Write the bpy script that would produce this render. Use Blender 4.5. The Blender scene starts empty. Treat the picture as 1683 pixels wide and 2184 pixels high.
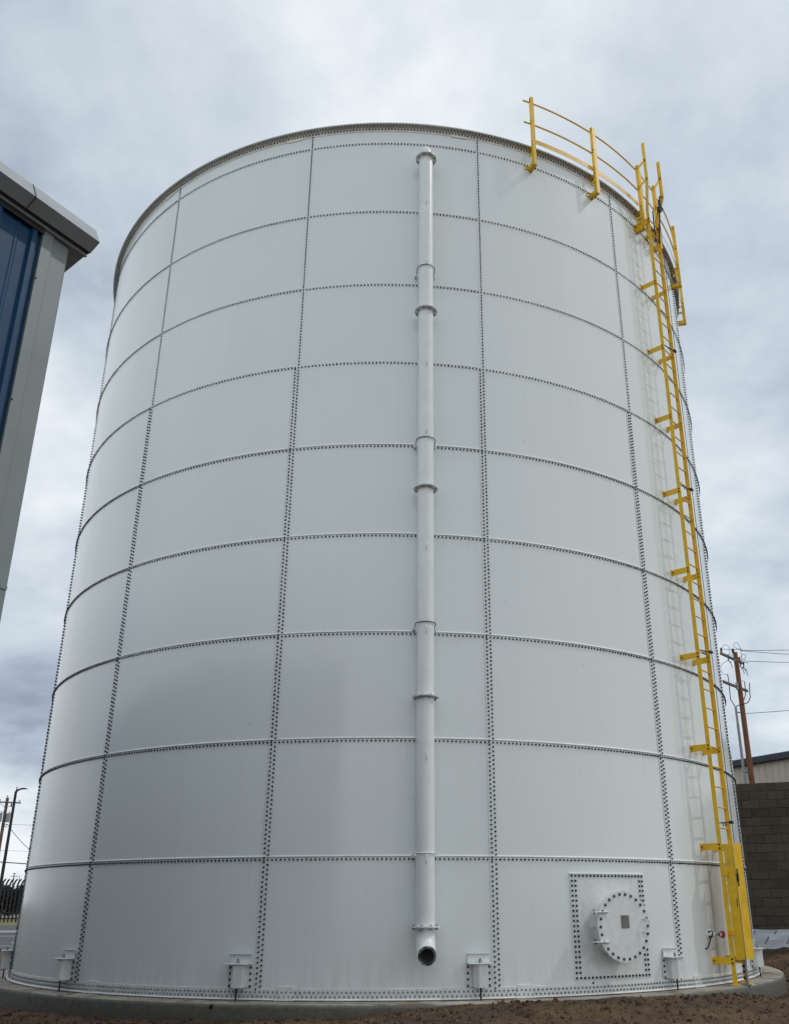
import bpy, bmesh, math, random
import numpy as np
from mathutils import Vector, Matrix, noise
random.seed(7)
PI = math.pi
R2 = math.radians
S = bpy.context.scene
COL = S.collection

# ------------------------------------------------------------------ camera
cd = bpy.data.cameras.new('camera')
cam = bpy.data.objects.new('camera', cd)
COL.objects.link(cam)
S.camera = cam
cd.sensor_fit = 'VERTICAL'
cd.sensor_height = 36.0
cd.sensor_width = 27.74
cd.lens = 1900.12/2184*36
cd.shift_x = -87.394/2184
cd.shift_y = 85.031/2184
cd.clip_start = 0.05
cd.clip_end = 5000
_p, _r, _y = .3752573, -.00323961, -.0468518
_c, _s = math.cos(_y), math.sin(_y)
_right = Vector((_c, _s, 0)); _fh = Vector((-_s, _c, 0)); _z = Vector((0, 0, 1))
_fwd = math.cos(_p)*_fh+math.sin(_p)*_z
_up = -math.sin(_p)*_fh+math.cos(_p)*_z
_cx = math.cos(_r)*_right+math.sin(_r)*_up
_cy = -math.sin(_r)*_right+math.cos(_r)*_up
M = Matrix((_cx, _cy, -_fwd)).transposed().to_4x4()
M.translation = Vector((0, -18.688672, .907367))
cam.matrix_world = M
CAMP = Vector((0, -18.688672, .907367))

# ------------------------------------------------------------------ light
SUN_EL, SUN_AZ = 50.0, 89.0          # azimuth clockwise from +y
sd = bpy.data.lights.new('sun', 'SUN')
sd.energy = 0.85
sd.angle = R2(1.6)
sd.color = (1.0, .955, .90)
sun = bpy.data.objects.new('sun', sd)
COL.objects.link(sun)
_d = Vector((math.sin(R2(SUN_AZ))*math.cos(R2(SUN_EL)), math.cos(R2(SUN_AZ))*math.cos(R2(SUN_EL)), math.sin(R2(SUN_EL))))
sun.rotation_euler = _d.to_track_quat('Z', 'Y').to_euler()
S.view_settings.view_transform = 'Standard'
S.view_settings.look = 'None'
S.view_settings.gamma = 1
S.view_settings.exposure = 0.0

W = bpy.data.worlds.new('World')
S.world = W
W.use_nodes = True


class NT:
    """small helper to wire shader nodes"""
    def __init__(self, tree):
        self.t = tree
        self.n = tree.nodes
        self.n.clear()

    def add(self, typ, **kw):
        nd = self.n.new(typ)
        ins = kw.pop('ins', {})
        for k, v in kw.items():
            setattr(nd, k, v)
        for k, v in ins.items():
            self.set(nd, k, v)
        return nd

    def set(self, nd, k, v):
        sock = nd.inputs[k]
        if isinstance(v, bpy.types.NodeSocket):
            self.t.links.new(v, sock)
        else:
            sock.default_value = v

    def math(self, op, a, b=None, c=None, clamp=False):
        nd = self.n.new('ShaderNodeMath')
        nd.operation = op
        nd.use_clamp = clamp
        self.set(nd, 0, a)
        if b is not None:
            self.set(nd, 1, b)
        if c is not None:
            self.set(nd, 2, c)
        return nd.outputs[0]

    def vmath(self, op, a, b):
        nd = self.n.new('ShaderNodeVectorMath')
        nd.operation = op
        self.set(nd, 0, a)
        self.set(nd, 1, b)
        return nd.outputs['Value'] if op == 'DOT_PRODUCT' else nd.outputs[0]

    def noise(self, vec, scale, detail=4, rough=.5, dist=0, w=None):
        nd = self.n.new('ShaderNodeTexNoise')
        if w is not None:
            nd.noise_dimensions = '4D'
            self.set(nd, 'W', w)
        self.set(nd, 'Vector', vec)
        self.set(nd, 'Scale', scale)
        self.set(nd, 'Detail', detail)
        self.set(nd, 'Roughness', rough)
        self.set(nd, 'Distortion', dist)
        return nd.outputs['Fac']

    def ramp(self, fac, stops, interp='LINEAR'):
        nd = self.n.new('ShaderNodeValToRGB')
        nd.color_ramp.interpolation = interp
        cr = nd.color_ramp
        while len(cr.elements) < len(stops):
            cr.elements.new(.5)
        for e, (p, c) in zip(cr.elements, stops):
            e.position = p
            e.color = c if len(c) == 4 else (*c, 1)
        self.set(nd, 0, fac)
        return nd.outputs[0]

    def mix(self, fac, a, b, blend='MIX'):
        nd = self.n.new('ShaderNodeMix')
        nd.data_type = 'RGBA'
        nd.blend_type = blend
        self.set(nd, 0, fac)
        self.set(nd, 6, a if isinstance(a, bpy.types.NodeSocket) else (*a, 1))
        self.set(nd, 7, b if isinstance(b, bpy.types.NodeSocket) else (*b, 1))
        return nd.outputs[2]

    def smooth(self, v, a, b, lo=0., hi=1.):
        nd = self.n.new('ShaderNodeMapRange')
        nd.interpolation_type = 'SMOOTHSTEP'
        self.set(nd, 0, v)
        self.set(nd, 1, a)
        self.set(nd, 2, b)
        self.set(nd, 3, lo)
        self.set(nd, 4, hi)
        return nd.outputs[0]


def srgb(r, g, b):
    f = lambda c: (c/255/12.92) if c/255 <= .04045 else ((c/255+.055)/1.055)**2.4
    return (f(r), f(g), f(b))


def build_world():
    n = NT(W.node_tree)
    tc = n.add('ShaderNodeTexCoord').outputs['Generated']
    sep = n.add('ShaderNodeSeparateXYZ', ins={0: tc})
    x, y, z = sep.outputs
    zc = n.math('MAXIMUM', z, 0.0)
    # clouds lie on a high layer: project the ray on to it, softened near the horizon
    inv = n.math('DIVIDE', 1.0, n.math('ADD', zc, 0.32))
    comb = n.add('ShaderNodeCombineXYZ', ins={0: n.math('MULTIPLY', x, inv), 1: n.math('MULTIPLY', y, inv), 2: 0.0})
    v = comb.outputs[0]
    big = n.noise(v, 1.5, 3, .5, .3, w=3.1)
    mid = n.noise(v, 3.8, 6, .55, .25, w=7.7)
    fine = n.noise(v, 10.0, 7, .6, .15, w=1.3)
    den = n.math('ADD', n.math('MULTIPLY', big, .42), n.math('ADD', n.math('MULTIPLY', mid, .70), n.math('MULTIPLY', fine, .30)))
    # broad thick and thin parts of the cloud deck
    def lobe(az, el, width, amt):
        d = (math.sin(R2(az))*math.cos(R2(el)), math.cos(R2(az))*math.cos(R2(el)), math.sin(R2(el)))
        dt = n.vmath('DOT_PRODUCT', tc, d)
        return n.math('MULTIPLY', n.smooth(dt, math.cos(R2(width)), 1.0), amt)
    den = n.math('SUBTRACT', den, .200)
    for L in LOBES:
        den = n.math('ADD', den, lobe(*L))
    col = n.ramp(den, SKYRAMP)
    nis = n.add('ShaderNodeTexSky', sky_type='NISHITA', sun_disc=False, sun_elevation=R2(SUN_EL), sun_rotation=R2(SUN_AZ))
    b1 = n.add('ShaderNodeBackground', ins={'Color': nis.outputs[0], 'Strength': .1})
    b2 = n.add('ShaderNodeBackground', ins={'Color': col, 'Strength': SKYS})
    mx = n.add('ShaderNodeMixShader', ins={0: .94, 1: b1.outputs[0], 2: b2.outputs[0]})
    n.add('ShaderNodeOutputWorld', ins={0: mx.outputs[0]})


SKYS = 1.10
SKYRAMP = [(.14, srgb(130, 141, 161)), (.32, srgb(167, 178, 193)), (.44, srgb(189, 200, 211)), (.56, srgb(206, 216, 225)), (.76, srgb(236, 241, 245))]
# azimuth, elevation, half width, amount (negative: thicker, darker cloud)
LOBES = [(-24, 44, 14, -.13), (-24, 27, 7, .22), (-21, 10, 6, -.22), (-22, 4.0, 4, .24), (24, 19, 4, -.06), (0, 52, 22, .08),
         (21, 27, 8, .12), (24, 12, 5, .09), (-55, 16, 30, .30), (-105, 14, 28, .22), (180, 40, 100, .22), (100, 18, 45, .14)]
build_world()

# ------------------------------------------------------------------ materials
MATS = {}


def newmat(name):
    m = bpy.data.materials.new(name)
    m.use_nodes = True
    n = NT(m.node_tree)
    out = n.add('ShaderNodeOutputMaterial')
    bs = n.add('ShaderNodeBsdfPrincipled')
    m.node_tree.links.new(bs.outputs[0], out.inputs[0])
    MATS[name] = m
    return m, n, bs, out


def pos(n):
    return n.add('ShaderNodeNewGeometry').outputs['Position']


def simple(name, col, rough=.5, metal=0., var=.12, vscale=6., bump=0., bscale=60., spec=None):
    m, n, bs, out = newmat(name)
    P = pos(n)
    nz = n.noise(P, vscale, 5, .6)
    lo = tuple(c*(1-var) for c in col)
    hi = tuple(min(1, c*(1+var)) for c in col)
    n.set(bs, 'Base Color', n.ramp(nz, [(.3, lo), (.7, hi)]))
    n.set(bs, 'Roughness', n.math('ADD', n.math('MULTIPLY', n.noise(P, vscale*3, 3), .12), rough-.06))
    n.set(bs, 'Metallic', metal)
    if spec is not None:
        bs.inputs['Specular IOR Level'].default_value = spec
    if bump:
        b = n.add('ShaderNodeBump', ins={'Strength': bump, 'Distance': .01, 'Height': n.noise(P, bscale, 6, .65)})
        n.set(bs, 'Normal', b.outputs[0])
    return m


def tank_paint(name, col, rough=.3):
    m, n, bs, out = newmat(name)
    P = pos(n)
    sep = n.add('ShaderNodeSeparateXYZ', ins={0: P})
    # faint dust runs, scuffs and specks
    st = n.add('ShaderNodeMapping', ins={'Vector': P, 'Scale': (3.0, 3.0, .30)})
    streak = n.noise(st.outputs[0], 1.1, 4, .55)
    blot = n.noise(P, .45, 4, .55)
    speck = n.smooth(n.noise(P, 17, 2, .4), .745, .765)
    scuff = n.smooth(n.noise(n.add('ShaderNodeMapping', ins={'Vector': P, 'Scale': (2.2, 2.2, .8)}).outputs[0], 5, 5, .6, 1.2), .70, .76)
    dust = n.smooth(sep.outputs[2], .5, -.15, 0.0, 1.0)
    dust = n.math('MULTIPLY', dust, n.smooth(n.noise(st.outputs[0], 3.3, 5, .6), .38, .62))
    c = n.mix(n.math('MULTIPLY', n.smooth(streak, .45, .75), .05), col, tuple(v*k for v, k in zip(col, (.80, .78, .72))))
    c = n.mix(n.math('MULTIPLY', n.smooth(blot, .4, .7), .14), c, tuple(v*k for v, k in zip(col, (.88, .95, .92))))
    # grime washing down from the bolt rows
    fr = n.math('FRACT', n.math('DIVIDE', n.math('SUBTRACT', 13.40, sep.outputs[2]), 1.497))
    wash = n.math('MULTIPLY', n.smooth(fr, .55, .0), n.smooth(n.noise(n.add('ShaderNodeMapping', ins={'Vector': P, 'Scale': (9, 9, .5)}).outputs[0], 1.6, 4, .6), .52, .70))
    c = n.mix(n.math('MULTIPLY', wash, .06), c, (.36, .35, .32))
    sheet = n.noise(n.add('ShaderNodeVectorMath', operation='SNAP', ins={0: n.add('ShaderNodeCombineXYZ', ins={0: n.math('MULTIPLY', n.math('ARCTAN2', sep.outputs[0], n.math('MULTIPLY', sep.outputs[1], -1.0)), 2.228), 1: n.math('DIVIDE', n.math('SUBTRACT', sep.outputs[2], -.07), 1.497), 2: 0.0}).outputs[0], 1: (1.0, 1.0, 1.0)}).outputs[0], 1.37, 0)
    c = n.mix(n.math('MULTIPLY', n.smooth(sheet, .3, .7), .07), c, (.60, .60, .58))
    c = n.mix(n.math('MULTIPLY', dust, .16), c, (.40, .35, .28))
    c = n.mix(n.math('MULTIPLY', speck, .22), c, (.25, .25, .26))
    c = n.mix(n.math('MULTIPLY', scuff, .03), c, (.25, .25, .26))
    # brown smear beside the ladder foot: a reflection painted into the colour
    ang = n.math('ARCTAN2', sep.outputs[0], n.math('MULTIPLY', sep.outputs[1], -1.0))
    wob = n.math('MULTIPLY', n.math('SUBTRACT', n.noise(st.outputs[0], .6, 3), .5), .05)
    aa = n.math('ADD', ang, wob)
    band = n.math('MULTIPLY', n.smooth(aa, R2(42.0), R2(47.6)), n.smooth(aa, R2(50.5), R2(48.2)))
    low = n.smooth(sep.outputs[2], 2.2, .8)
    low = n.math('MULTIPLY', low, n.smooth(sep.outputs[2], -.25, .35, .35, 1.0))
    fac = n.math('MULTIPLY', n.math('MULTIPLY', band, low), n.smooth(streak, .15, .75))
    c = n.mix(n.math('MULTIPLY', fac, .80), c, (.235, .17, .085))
    n.set(bs, 'Base Color', c)
    n.set(bs, 'Roughness', n.math('ADD', rough, n.math('MULTIPLY', n.smooth(blot, .3, .8), .04)))
    bs.inputs['IOR'].default_value = 1.52
    wav = n.noise(n.add('ShaderNodeMapping', ins={'Vector': P, 'Scale': (1.0, 1.0, .45)}).outputs[0], 1.3, 2, .4)
    peel = n.noise(P, 150, 2, .5)
    hh = n.math('ADD', n.math('MULTIPLY', wav, .018), n.math('MULTIPLY', peel, .00016))
    b = n.add('ShaderNodeBump', ins={'Strength': .55, 'Distance': 1.0, 'Height': hh})
    n.set(bs, 'Normal', b.outputs[0])
    return m


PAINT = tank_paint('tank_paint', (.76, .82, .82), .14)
TRIM = simple('white_trim', (.70, .73, .72), .34, 0, .08, 9, .05)
SEAL = simple('ledge_sealant', (.80, .82, .81), .45, 0, .07, 14, .1, 40)
RIMP = simple('rim_paint', (.78, .76, .70), .5, 0, .14, 5, .1)
BOLT = simple('bolt_cap', (.052, .054, .062), .38, .25, .25, 40)
BOLTD = simple('dusty_bolt', (.26, .255, .25), .5, .1, .5, 30)
CREAM = simple('pale_yellow', (.74, .58, .20), .45, 0, .1, 9)
BOLTZ = simple('hatch_bolt', (.12, .12, .135), .42, .55, .25, 40, .1, 120)
PIPE = simple('pipe_paint', (.76, .80, .79), .3, 0, .05, 4)
def yellow(name, col):
    m, n, bs, out = newmat(name)
    P = pos(n)
    a = n.noise(P, 5, 5, .6)
    g = n.noise(P, 28, 5, .65)
    c = n.ramp(a, [(.3, tuple(v*.86 for v in col)), (.7, tuple(min(1, v*1.08) for v in col))])
    c = n.mix(n.math('MULTIPLY', n.smooth(n.noise(P, 3.3, 5, .7), .52, .7), .45), c, (.42, .26, .06))
    c = n.mix(n.math('MULTIPLY', n.smooth(g, .66, .72), .8), c, (.16, .075, .03))
    n.set(bs, 'Base Color', c)
    n.set(bs, 'Roughness', n.math('ADD', .36, n.math('MULTIPLY', a, .25)))
    bb = n.add('ShaderNodeBump', ins={'Strength': .1, 'Distance': .005, 'Height': g})
    n.set(bs, 'Normal', bb.outputs[0])
    return m


YEL = yellow('yellow_paint', (.82, .50, .012))
YEL2 = yellow('yellow_paint_faded', (.80, .48, .08))
GALV = simple('galvanised', (.30, .32, .35), .45, .75, .2, 14, .08)
DARK = simple('dark_metal', (.02, .02, .024), .5, .2, .2, 20)
RED = simple('red_cap', (.30, .012, .025), .4, 0, .15, 20)
RUBBER = simple('black_rubber', (.012, .012, .016), .55, 0, .1, 20)
PLATE = simple('name_plate_steel', (.20, .195, .17), .5, .3, .08, 12)
RUSTY = simple('stained_grout', (.07, .035, .022), .8, 0, .5, 14, .3)
BORE = simple('pipe_bore', (.13, .13, .125), .6, 0, .3, 8)
INK = simple('ink', (.012, .01, .01), .6)
BLUE = simple('blue_cladding', (.003, .046, .118), .5, 0, .14, 3, .03, 60, .28)
GTRIM = simple('grey_trim', (.18, .215, .22), .42, 0, .07, 3, .04)
GUTT = simple('gutter_metal', (.34, .375, .395), .45, 0, .07, 3, .04)
BEIGE = simple('beige_cladding', (.46, .43, .35), .55, 0, .06, 1.5, .05)
NAVY = simple('navy_fascia', (.012, .018, .035), .5, 0, .1, 3)
WOOD = None
BLACK = simple('black_paint', (.010, .010, .016), .5, 0, .1, 5)
WIRE = simple('wire', (.05, .05, .055), .6)
GREYM = simple('transformer_grey', (.25, .27, .29), .5, .1, .1, 5)
ARM = simple('weathered_arm', (.13, .12, .12), .8, 0, .25, 9, .3)
CERA = simple('insulator', (.06, .045, .055), .3)
WRAP = simple('house_wrap', (.50, .54, .60), .5, 0, .08, 4, .12, 25)
WRAPB = simple('wrap_print', (.045, .06, .16), .6)
PLAST = simple('white_plastic', (.45, .46, .44), .5)
PAINTL = simple('road_paint', (.55, .58, .60), .7, 0, .15, 4, .2)


def make_wood():
    m, n, bs, out = newmat('pole_wood')
    P = pos(n)
    mp = n.add('ShaderNodeMapping', ins={'Vector': P, 'Scale': (14, 14, .8)}).outputs[0]
    g = n.noise(mp, 1.5, 7, .65, .6)
    k = n.smooth(n.noise(P, 2.2, 3), .6, .72)
    c = n.ramp(g, [(.3, (.05, .018, .007)), (.5, (.17, .065, .022)), (.72, (.27, .12, .05))])
    c = n.mix(n.math('MULTIPLY', k, .6), c, (.04, .018, .01))
    n.set(bs, 'Base Color', c)
    n.set(bs, 'Roughness', .8)
    b = n.add('ShaderNodeBump', ins={'Strength': .5, 'Distance': .02, 'Height': g})
    n.set(bs, 'Normal', b.outputs[0])
    return m


WOOD = make_wood()
WOODG = simple('grey_pole_wood', (.13, .085, .07), .85, 0, .25, 6, .3)


def make_concrete():
    m, n, bs, out = newmat('concrete')
    P = pos(n)
    a = n.noise(P, 1.7, 6, .6)
    b2 = n.noise(P, 12, 6, .65)
    c = n.ramp(a, [(.3, (.19, .175, .14)), (.5, (.29, .275, .23)), (.7, (.42, .40, .345))])
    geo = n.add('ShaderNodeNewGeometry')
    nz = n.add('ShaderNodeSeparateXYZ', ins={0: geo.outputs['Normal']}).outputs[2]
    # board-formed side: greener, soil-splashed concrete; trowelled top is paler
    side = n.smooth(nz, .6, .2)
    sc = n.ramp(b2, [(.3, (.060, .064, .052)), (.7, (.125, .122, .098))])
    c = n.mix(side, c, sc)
    pz = n.add('ShaderNodeSeparateXYZ', ins={0: P}).outputs[2]
    sp = n.math('MULTIPLY', n.smooth(pz, -.27, -.40), n.smooth(b2, .4, .6))
    c = n.mix(n.math('MULTIPLY', sp, .7), c, (.075, .05, .03))
    tp = n.math('MULTIPLY', n.smooth(n.noise(P, 3.1, 5, .65, .5), .50, .62), n.math('SUBTRACT', 1.0, side))
    c = n.mix(n.math('MULTIPLY', tp, .85), c, (.13, .085, .05))
    n.set(bs, 'Base Color', c)
    n.set(bs, 'Roughness', n.math('ADD', .5, n.math('MULTIPLY', a, .5)))
    bb = n.add('ShaderNodeBump', ins={'Strength': .45, 'Distance': .012, 'Height': n.noise(P, 28, 8, .7)})
    n.set(bs, 'Normal', bb.outputs[0])
    return m


CONC = make_concrete()


def make_dirt():
    m, n, bs, out = newmat('dirt')
    P = pos(n)
    a = n.noise(P, 1.1, 8, .68, .3)
    b2 = n.noise(P, 9, 8, .7, .4)
    d = n.noise(P, 38, 6, .7)
    c = n.ramp(a, [(.36, (.024, .011, .005)), (.5, (.072, .037, .017)), (.64, (.15, .088, .044))])
    c = n.mix(n.math('MULTIPLY', n.smooth(b2, .48, .66), .8), c, (.115, .066, .032))
    c = n.mix(n.math('MULTIPLY', n.smooth(b2, .46, .34), .8), c, (.022, .010, .006))
    c = n.mix(n.smooth(d, .62, .72), c, (.20, .16, .115))
    c = n.mix(n.math('MULTIPLY', n.smooth(d, .42, .33), .8), c, (.02, .012, .008))
    sep = n.add('ShaderNodeSeparateXYZ', ins={0: P})
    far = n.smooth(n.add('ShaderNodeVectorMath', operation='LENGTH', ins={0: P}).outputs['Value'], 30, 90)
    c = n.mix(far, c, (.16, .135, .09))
    n.set(bs, 'Base Color', c)
    n.set(bs, 'Roughness', n.smooth(a, .35, .6, .62, .95))
    hh = n.math('ADD', n.math('MULTIPLY', b2, .5), n.math('MULTIPLY', d, .35))
    bb = n.add('ShaderNodeBump', ins={'Strength': 1.0, 'Distance': .07, 'Height': hh})
    n.set(bs, 'Normal', bb.outputs[0])
    return m


DIRT = make_dirt()


def make_asphalt():
    m, n, bs, out = newmat('asphalt')
    P = pos(n)
    a = n.noise(P, .6, 5, .6)
    d = n.noise(P, 60, 4, .7)
    c = n.ramp(a, [(.3, (.040, .042, .050)), (.7, (.068, .070, .080))])
    c = n.mix(n.smooth(d, .55, .75), c, (.12, .12, .125))
    n.set(bs, 'Base Color', c)
    n.set(bs, 'Roughness', .75)
    bb = n.add('ShaderNodeBump', ins={'Strength': .4, 'Distance': .01, 'Height': d})
    n.set(bs, 'Normal', bb.outputs[0])
    return m


ASPH = make_asphalt()


def make_block():
    m, n, bs, out = newmat('cement_block')
    P = pos(n)
    a = n.noise(P, .9, 5, .65)
    d = n.noise(P, 22, 7, .7)
    rnd = n.add('ShaderNodeNewGeometry').outputs['Random Per Island']
    c = n.ramp(a, [(.3, (.042, .033, .024)), (.7, (.076, .062, .047))])
    c = n.mix(n.math('MULTIPLY', n.smooth(rnd, 0, 1), .5), c, (.10, .083, .064), 'MIX')
    c = n.mix(n.smooth(d, .55, .8), c, (.15, .135, .11))
    c = n.mix(n.math('MULTIPLY', n.smooth(d, .45, .3), .7), c, (.04, .033, .026))
    n.set(bs, 'Base Color', c)
    n.set(bs, 'Roughness', .92)
    bb = n.add('ShaderNodeBump', ins={'Strength': .8, 'Distance': .02, 'Height': d})
    n.set(bs, 'Normal', bb.outputs[0])
    return m


BLOCK = make_block()
MORT = simple('mortar', (.062, .051, .040), .95, 0, .3, 12, .5, 40)
GRASS = simple('dry_grass', (.16, .145, .05), .95, 0, .3, 3, .8, 30)
SCRUB = simple('scrub_foliage', (.014, .014, .013), .9, 0, .4, 1.2)
BARK = simple('scrub_wood', (.07, .055, .045), .9, 0, .3, 3)

# ------------------------------------------------------------------ mesh tools


class MB:
    def __init__(self):
        self.v = []
        self.f = []

    def quad(self, a, b, c, d):
        i = len(self.v)
        self.v += [tuple(a), tuple(b), tuple(c), tuple(d)]
        self.f.append((i, i+1, i+2, i+3))
        return self

    def poly(self, pts):
        i = len(self.v)
        self.v += [tuple(p) for p in pts]
        self.f.append(tuple(range(i, i+len(pts))))
        return self

    def box(self, o, ax, ay, az, bev=0.0):
        """box centred at o with half-extent vectors; chamfered when bev > 0"""
        o = Vector(o); ax = Vector(ax); ay = Vector(ay); az = Vector(az)
        i = len(self.v)
        if bev <= 0:
            for sz in (-1, 1):
                for sx, sy in ((-1, -1), (1, -1), (1, 1), (-1, 1)):
                    self.v.append(tuple(o+ax*sx+ay*sy+az*sz))
            self.f += [(i+3, i+2, i+1, i), (i+4, i+5, i+6, i+7), (i, i+1, i+5, i+4), (i+1, i+2, i+6, i+5), (i+2, i+3, i+7, i+6), (i+3, i, i+4, i+7)]
            if ax.cross(ay).dot(az) < 0:
                self.f[-6:] = [t[::-1] for t in self.f[-6:]]
            return self
        # chamfered: 8-gon rings
        lx, ly, lz = ax.length, ay.length, az.length
        ux, uy, uz = ax/lx, ay/ly, az/lz
        b = min(bev, lx*.45, ly*.45, lz*.45)
        rings = []
        for z, ins in ((-lz, b), (-lz+b, 0), (lz-b, 0), (lz, b)):
            X, Y = lx-ins, ly-ins
            c = b
            pts = [(-X+c, -Y), (X-c, -Y), (X, -Y+c), (X, Y-c), (X-c, Y), (-X+c, Y), (-X, Y-c), (-X, -Y+c)]
            rings.append([len(self.v)+k for k in range(8)])
            for px, py in pts:
                self.v.append(tuple(o+ux*px+uy*py+uz*z))
        fs = []
        for a_, b_ in zip(rings, rings[1:]):
            for k in range(8):
                fs.append((a_[k], a_[(k+1) % 8], b_[(k+1) % 8], b_[k]))
        fs.append(tuple(reversed(rings[0])))
        fs.append(tuple(rings[-1]))
        if ux.cross(uy).dot(uz) < 0:
            fs = [t[::-1] for t in fs]
        self.f += fs
        return self

    def bar(self, a, b, w, h, up=(0, 0, 1), bev=0.0):
        """rectangular bar from a to b: w across, h along up"""
        a = Vector(a); b = Vector(b)
        d = (b-a)
        u = Vector(up)
        s = d.cross(u)
        if s.length < 1e-6:
            s = d.cross(Vector((1, 0, 0)))
        s.normalize()
        u = s.cross(d).normalized()
        return self.box((a+b)/2, s*w/2, d/2, u*h/2, bev)

    def tube(self, pts, r, n=10, caps=True, closed=False):
        pts = [Vector(p) for p in pts]
        rr = r if isinstance(r, (list, tuple)) else [r]*len(pts)
        rings = []
        nrm = None
        N = len(pts)
        for k, p in enumerate(pts):
            if closed:
                t = (pts[(k+1) % N]-pts[k-1])
            else:
                t = pts[min(k+1, N-1)]-pts[max(k-1, 0)]
            t.normalize()
            if nrm is None:
                nrm = t.orthogonal().normalized()
            nrm = (nrm-t*nrm.dot(t))
            if nrm.length < 1e-6:
                nrm = t.orthogonal()
            nrm.normalize()
            bn = t.cross(nrm)
            rings.append([len(self.v)+j for j in range(n)])
            for j in range(n):
                a = 2*PI*j/n
                self.v.append(tuple(p+(nrm*math.cos(a)+bn*math.sin(a))*rr[k]))
        prs = list(zip(rings, rings[1:]))
        if closed:
            prs.append((rings[-1], rings[0]))
        for a_, b_ in prs:
            for j in range(n):
                self.f.append((a_[j], a_[(j+1) % n], b_[(j+1) % n], b_[j]))
        if caps and not closed:
            self.f.append(tuple(reversed(rings[0])))
            self.f.append(tuple(rings[-1]))
        return self

    def cyl(self, a, b, r, n=16, r2=None):
        return self.tube([a, b], [r, r if r2 is None else r2], n)

    def ringpoly(self, profile, th0, th1, n, closed_profile=True, radial=True):
        """sweep an (r, z) profile round the tank axis between two angles (degrees)"""
        full = abs(th1-th0) >= 360
        rings = []
        for k in range(n+(0 if full else 1)):
            t = R2(th0+(th1-th0)*k/n)
            rings.append([len(self.v)+j for j in range(len(profile))])
            for r, z in profile:
                self.v.append((r*math.sin(t), -r*math.cos(t), z))
        prs = list(zip(rings, rings[1:]))
        if full:
            prs.append((rings[-1], rings[0]))
        m = len(profile)
        for a_, b_ in prs:
            for j in range(m if closed_profile else m-1):
                self.f.append((a_[j], b_[j], b_[(j+1) % m], a_[(j+1) % m]))
        if not full and closed_profile:
            self.f.append(tuple(rings[0]))
            self.f.append(tuple(reversed(rings[-1])))
        return self

    def lathe(self, o, axis, prof, n=24, ref=None, capstart=True, capend=True):
        """prof: list of (distance along axis, radius)"""
        o = Vector(o); ax = Vector(axis).normalized()
        u = (Vector(ref) if ref else ax.orthogonal()).normalized()
        w = ax.cross(u)
        rings = []
        for d, r in prof:
            rings.append([len(self.v)+j for j in range(n)])
            for j in range(n):
                a = 2*PI*(j+.5)/n
                self.v.append(tuple(o+ax*d+(u*math.cos(a)+w*math.sin(a))*r))
        for a_, b_ in zip(rings, rings[1:]):
            for j in range(n):
                self.f.append((a_[j], a_[(j+1) % n], b_[(j+1) % n], b_[j]))
        if capstart:
            self.f.append(tuple(reversed(rings[0])))
        if capend:
            self.f.append(tuple(rings[-1]))
        return self

    def build(self, name, mat, parent=None, smooth=False, angle=None, fix=False):
        me = bpy.data.meshes.new(name)
        vs = np.array(self.v, dtype=float)
        c = (vs.min(0)+vs.max(0))/2
        me.from_pydata([tuple(p) for p in (vs-c)], [], self.f)
        me.materials.append(mat)
        if fix:
            bm = bmesh.new(); bm.from_mesh(me)
            bmesh.ops.recalc_face_normals(bm, faces=bm.faces)
            bm.to_mesh(me); bm.free()
        if smooth or angle:
            me.polygons.foreach_set('use_smooth', [True]*len(me.polygons))
        o = bpy.data.objects.new(name, me)
        COL.objects.link(o)
        if angle:
            me.set_sharp_from_angle(angle=R2(angle))
        o.location = Vector(c)
        if parent is not None:
            attach(o, parent)
        return o


def wloc(o):
    p = Vector(o.location)
    q = o.parent
    while q is not None:
        p = p+q.location
        q = q.parent
    return p


def attach(o, parent):
    o.location = Vector(o.location)-wloc(parent)
    o.parent = parent


def tag(o, label=None, cat=None, group=None, kind=None):
    if label: o['label'] = label
    if cat: o['category'] = cat
    if group: o['group'] = group
    if kind: o['kind'] = kind
    return o


def thing(name, loc, label, cat, group=None):
    e = bpy.data.objects.new(name, None)
    e.empty_display_size = .2
    COL.objects.link(e)
    e.location = Vector(loc)
    return tag(e, label, cat, group)


# ------------------------------------------------------------------ tank frame
R = 6.628246
TH0 = -39.7040
DTH = 360/14
H = 1.5
SEAM = [-.104, 1.431, 2.935, 4.419, 5.908, 7.383, 8.869, 10.373, 11.891, 13.417]
ZTOP = 13.82
ZSLAB = -.20
RS = 7.05


def rad(t): return Vector((math.sin(R2(t)), -math.cos(R2(t)), 0))
def tan(t): return Vector((math.cos(R2(t)), math.sin(R2(t)), 0))
def P(t, r, z): return rad(t)*r+Vector((0, 0, z))


# ------------------------------------------------------------------ ground
CONTACT = [(-180, -.42), (-90, -.42), (-70, -.43), (-51, -.431), (-46.4, -.42), (-37.6, -.40), (-33, -.408), (-29, -.41), (-22, -.385), (-18.4, -.377), (-15, -.387),
           (-12, -.346), (-9, -.34), (-4.3, -.325), (.4, -.262), (7.1, -.205), (13, -.188), (18, -.19), (25, -.196), (33.4, -.215), (42.3, -.259), (47.5, -.348), (52.3, -.402),
           (60.2, -.445), (72, -.40), (90, -.30), (120, -.25), (180, -.42)]
WALL_A = Vector((6.95, 3.85, 0)); WALL_B = Vector((24.0, -3.14, 0))
WD = (WALL_B-WALL_A).normalized(); WN = Vector((WD.y, -WD.x, 0))      # WN points to the camera side
if WN.y > 0:
    WN = -WN


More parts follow.
